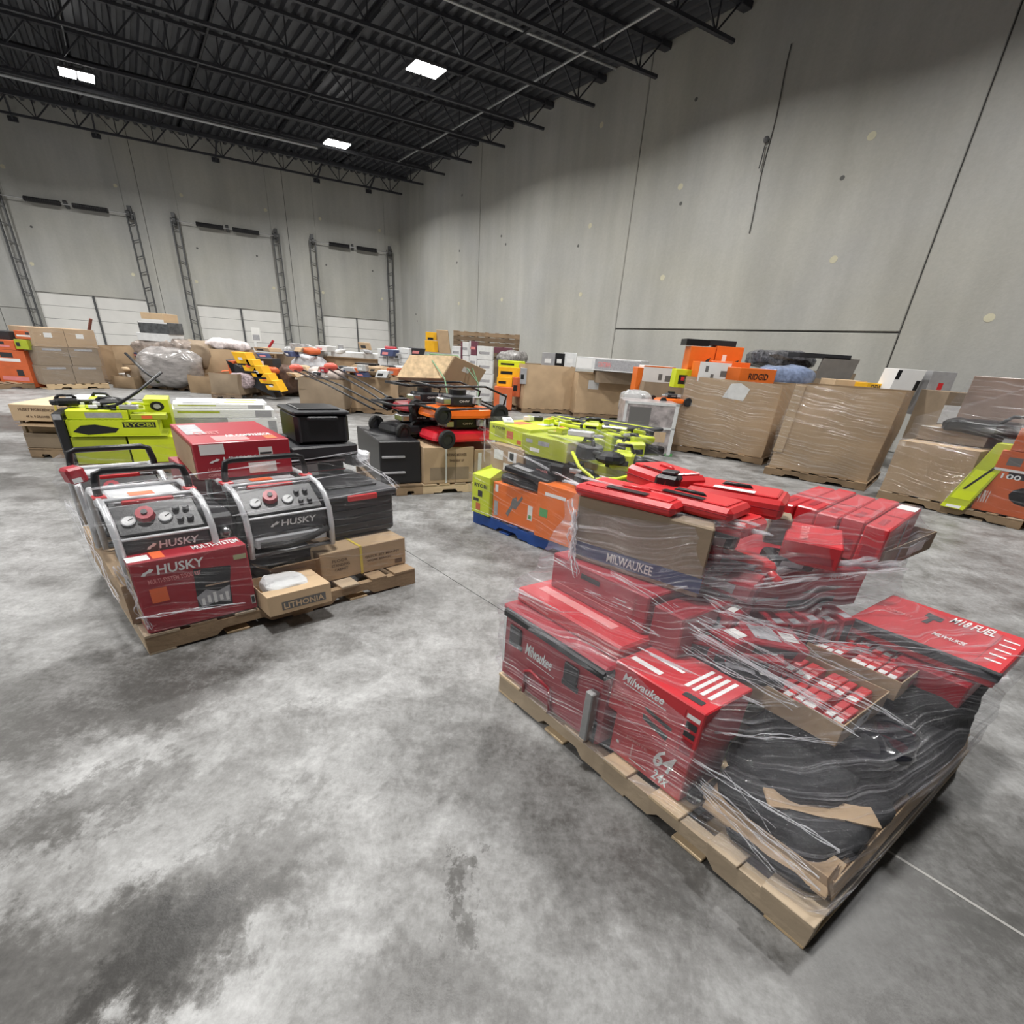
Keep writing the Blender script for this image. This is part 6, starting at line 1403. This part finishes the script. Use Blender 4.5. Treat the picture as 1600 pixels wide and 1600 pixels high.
fill('black and white appliance beside the yellow cartons', 400, 560, 428, 582, 11.2, DARK, .4, art=(('f', (.1, .4, .5, .8), WHITE, 'white_face'),), cat='appliance')
fill('black opening panel in the wide brown bin', 555, 568, 588, 584, 11.0, BLACK, .3, cat='panel')  # black box put in for the shade inside the bin's opening
fill('low carton with yellow and red print below the black panel', 556, 584, 590, 600, 10.8, CARDL, .3, art=(('f', (.0, .3, .5, 1), YELLOW, 'yellow_band'), ('f', (.6, .3, .9, .9), PINK, 'red_band')))
fill('flat pale lid on the wide brown bin', 518, 551, 592, 559, 12.8, PAPER, .6)
for k, (x0, y0, x1, y1) in enumerate(((592, 545, 606, 590), (607, 546, 622, 588), (623, 544, 640, 570))):
    c = fill(['left', 'middle', 'right'][k] + ' white grey carton column left of the tipped carton', x0, y0, x1, y1, 12.2, PAPER, .5, group='white carton columns by the tipped carton')
    for j in range(3): decal(c, rect(x0, y0, x1, y1, 12.2, .5), 'f', (.1, .08 + .3 * j, .9, .12 + .3 * j), GREY, 'carton_joint')
for p0, p1, lab, m in (((417, 548), (427, 532), 'red pole tip standing out of the far heap', REDM), ((126, 600), (142, 498), 'short brown post above the plain brown stack', mat('rust_post', (.20, .07, .05), .6))):
    a, b = at(*p0, 12.5), at(*p1, 12.5); o = mk('pole', Geo().tube([a, b], .035, 8), m); tag(o, lab, 'pole')
fr = rect(395, 512, 408, 534, 14.5, .03)
o = mk('notice_sign', Geo().box(fr, .003), LABEL, at=fr.p(.5, .5, 0)); tag(o, 'small pale notice on a post in front of the middle dock door', 'sign'); decal(o, fr, 'f', (.1, .1, .9, .5), GREYP, 'printed_panel')
mk('sign_post', Geo().box(rect(400, 534, 404, 556, 14.5, .03), .002), PAPER, o)
# yellow case, plank, old pallets
fill('yellow case with a black latch on the heap near the corner', 664, 532, 684, 550, 15.5, YELLOW, .4, cat='case', name='yellow_case')
fill('small yellow case stacked on the other', 665, 519, 682, 531, 15.5, YELLOW, .4, cat='case', name='yellow_case', art=(('f', (.2, .0, .7, .3), BLACK, 'black_latch'),))
fr = rect(686, 516, 704, 552, 15.3, .08, lean=-.1); o = mk('brown_board', Geo().box(fr, .01), CARD2, at=fr.p(.5, .5, 0)); tag(o, 'upright brown board left of the old pallets', 'board')
frP = rect(708, 540, 810, 556, 15.4, .9)
for k in range(5):
    ld = loadof(Fr(frP.O + Vector((0, 0, 0)), frP.U, frP.V, (0, 0, 1))); pallet(ld, ['lowest', 'second', 'middle', 'fourth', 'topmost'][k] + ' old brown pallet of the stack against the right wall', 'old pallets stacked by the wall', WOODS_OLD, 7, .145, frP.O.z + .0 + .15 * k, name='old_pallet', notch=False)
frQ = rect(712, 556, 808, 640, 15.5, .8); frQ.O.z = 0; frQ.W = Vector((0, 0, frP.O.z - .01)); gaylord('large brown bin under the stack of old pallets', frQ, CARDD, 'bins in the far heap', seed=44.)
# white and maroon carton columns
cols = [(706, 541, 720, 620), (720, 534, 733, 622), (733, 533, 745, 622), (745, 541, 770, 628)]
for k, (x0, y0, x1, y1) in enumerate(cols):
    n_ = 4
    for j in range(n_):
        ya, yb = y0 + (y1 - y0) * j / n_, y0 + (y1 - y0) * (j + 1) / n_ - .6
        m = MAROON if (k == 2 and j == 0) else PAPER
        fr = rect(x0, ya, x1 - .5, yb, 13.2, .5)
        c = carton('pale_carton', '%s white carton in the %s column of the maroon marked stack' % (('top', 'upper', 'lower', 'lowest')[j], ('leftmost', 'second', 'third', 'right')[k]), 'box', fr, m, 'white and maroon cartons in columns', art=(('f', (.15, .4, .8, .6), GREYP if m is PAPER else PINK, 'printed_band'), ('f', (.0, .0, .2, 1), MAROON if k == 1 else PAPER, 'side_band')))
    fr = rect(x0, y1 - 1, x1, y1 + 20, 13.2, .5); fr.W = Vector((0, 0, fr.O.z + fr.W.z)); fr.O.z = 0
fr = rect(706, 600, 770, 640, 13.25, .5); fr.W = Vector((0, 0, fr.O.z + fr.W.z)); fr.O.z = 0.0
fill('flat maroon pack right of the white columns', 771, 543, 800, 552, 14.5, MAROON, .5); bagpile('dark parts heaped right of the maroon pack', 775, 549, 822, 570, 14.3, mat('grey_parts', (.22, .21, .2), .4, amt=.6, ns=18), .5, 31, 'parts', 'loose_parts')
for k, (x0, y0, x1, y1, m, lab) in enumerate(((778, 564, 820, 574, LIME, 'lime pack on top of the orange and yellow packs'), (778, 574, 815, 590, YELLOW, 'yellow orange pack in the mixed column'), (776, 590, 800, 604, YELLOW, 'amber pack in the mixed column'), (800, 590, 812, 620, ORANGED, 'narrow red orange pack in the mixed column'), (771, 605, 799, 640, ORANGED, 'orange frame pack low in the mixed column'), (812, 575, 822, 600, GREY, 'grey pack at the right of the mixed column'))):
    fill(lab, x0, y0, x1, y1, 11.9 - .1 * k, m, .4, group='mixed colour packs left of the tan bin', art=(('f', (.3, .1, .7, .7) if k == 4 else (.1, .3, .6, .6), GREY if k == 4 else BLACK, 'printed_panel'),))

# low dark bins and loose packs that fill the front of the far heap
for k, (x0, x1, y0, Y, m, lab) in enumerate(((178, 214, 590, 11.0, CARDIN, 'low dark brown bin at the foot of the bag pile'), (296, 340, 588, 11.0, CARDIN, 'low dark brown bin left of the wrapped carton'), (380, 440, 596, 11.4, CARDIN, 'low dark bin below the sliding yellow cartons'), (440, 520, 592, 11.8, CARDD, 'low bin behind the mower bars'), (520, 600, 596, 12.0, CARDIN, 'low dark bin left of the mower stack'))):
    fr = rect(x0, y0, x1, 615, Y, .6); zt = fr.O.z + fr.W.z; fr.O.z = 0; fr.W = Vector((0, 0, max(zt, .3))); gaylord(lab, fr, m, 'bins in the far heap', seed=60. + k, crush=.04, pal=False)
rnd = random.Random(11)
pal_ = [PAPER, CARDD, CARD2, DARK, REDM, NAVY, GREY, PAPER, CARDL, ORANGED, CARD, BAG]
for k in range(70):
    x = rnd.uniform(180, 640); band = rnd.random()
    if band < .5: y = rnd.uniform(546, 562); Y = 12.3 + rnd.uniform(-.3, .3)
    else: y = rnd.uniform(578, 600); Y = 11.35 + rnd.uniform(-.25, .25)
    if 205 < x < 300 and y < 600: x = rnd.uniform(300, 345)
    w, h = rnd.uniform(7, 24), rnd.uniform(5, 13)
    fr = rect(x, y - h, x + w, y, Y, rnd.uniform(.15, .4), Y + rnd.uniform(-.2, .2), rnd.uniform(-.08, .08))
    if rnd.random() < .55: o = mk('loose_pack', Geo().box(fr, .008), pal_[k % 12], at=fr.p(.5, .5, 0)); decal(o, fr, 'f', (.15, .2, .6, .6), rnd.choice([PAPER, GREYP, INK, PINK]), 'printed_panel')
    else: o = mk('loose_bag', soft(fr, 16, 8, .6, .03, 8, k), pal_[(k * 5) % 12], at=fr.p(.5, .5, 0), smooth=True)
    tag(o, 'small mixed pack lying loose among the bins of the far heap', 'packet', 'loose packs strewn over the far heap')

for k, (x0, x1, y0, yb, Y, lab, m) in enumerate(((468, 538, 592, 640, 9.2, 'dull wrapped bin between the tote and the far heap', CARDD), (540, 612, 588, 640, 9.6, 'brown bin just behind the black steel equipment box', CARD))):
    fr = rect(x0, y0, x1, yb, Y, .7); zt = fr.O.z + fr.W.z; fr.O.z = 0; fr.W = Vector((0, 0, zt)); gaylord(lab, fr, m, 'bins in the far heap', seed=80. + k, crush=.04)
bagpile('pale crumpled bag on the dull wrapped bin behind the tote', 476, 576, 530, 596, 9.3, mat('pale_bundle', (.5, .42, .38)), .5, 41)
bagpile('dark brown paper bundle behind the mower stack', 545, 574, 605, 592, 9.7, CARDIN, .5, 43, 'bundle', 'bundle')
for k in range(26):
    x = rnd.uniform(470, 605); y = rnd.uniform(580, 592); w, h = rnd.uniform(8, 22), rnd.uniform(5, 12)
    fr = rect(x, y - h, x + w, y, 9.3 + rnd.uniform(-.1, .3), rnd.uniform(.1, .3), None, rnd.uniform(-.08, .08))
    o = mk('loose_pack', Geo().box(fr, .008), pal_[k % 12], at=fr.p(.5, .5, 0)); decal(o, fr, 'f', (.15, .2, .6, .6), rnd.choice([PAPER, GREYP, INK, PINK]), 'printed_panel')
    tag(o, 'small mixed pack lying on the bins behind the black tote and mowers', 'packet', 'loose packs behind the tote')
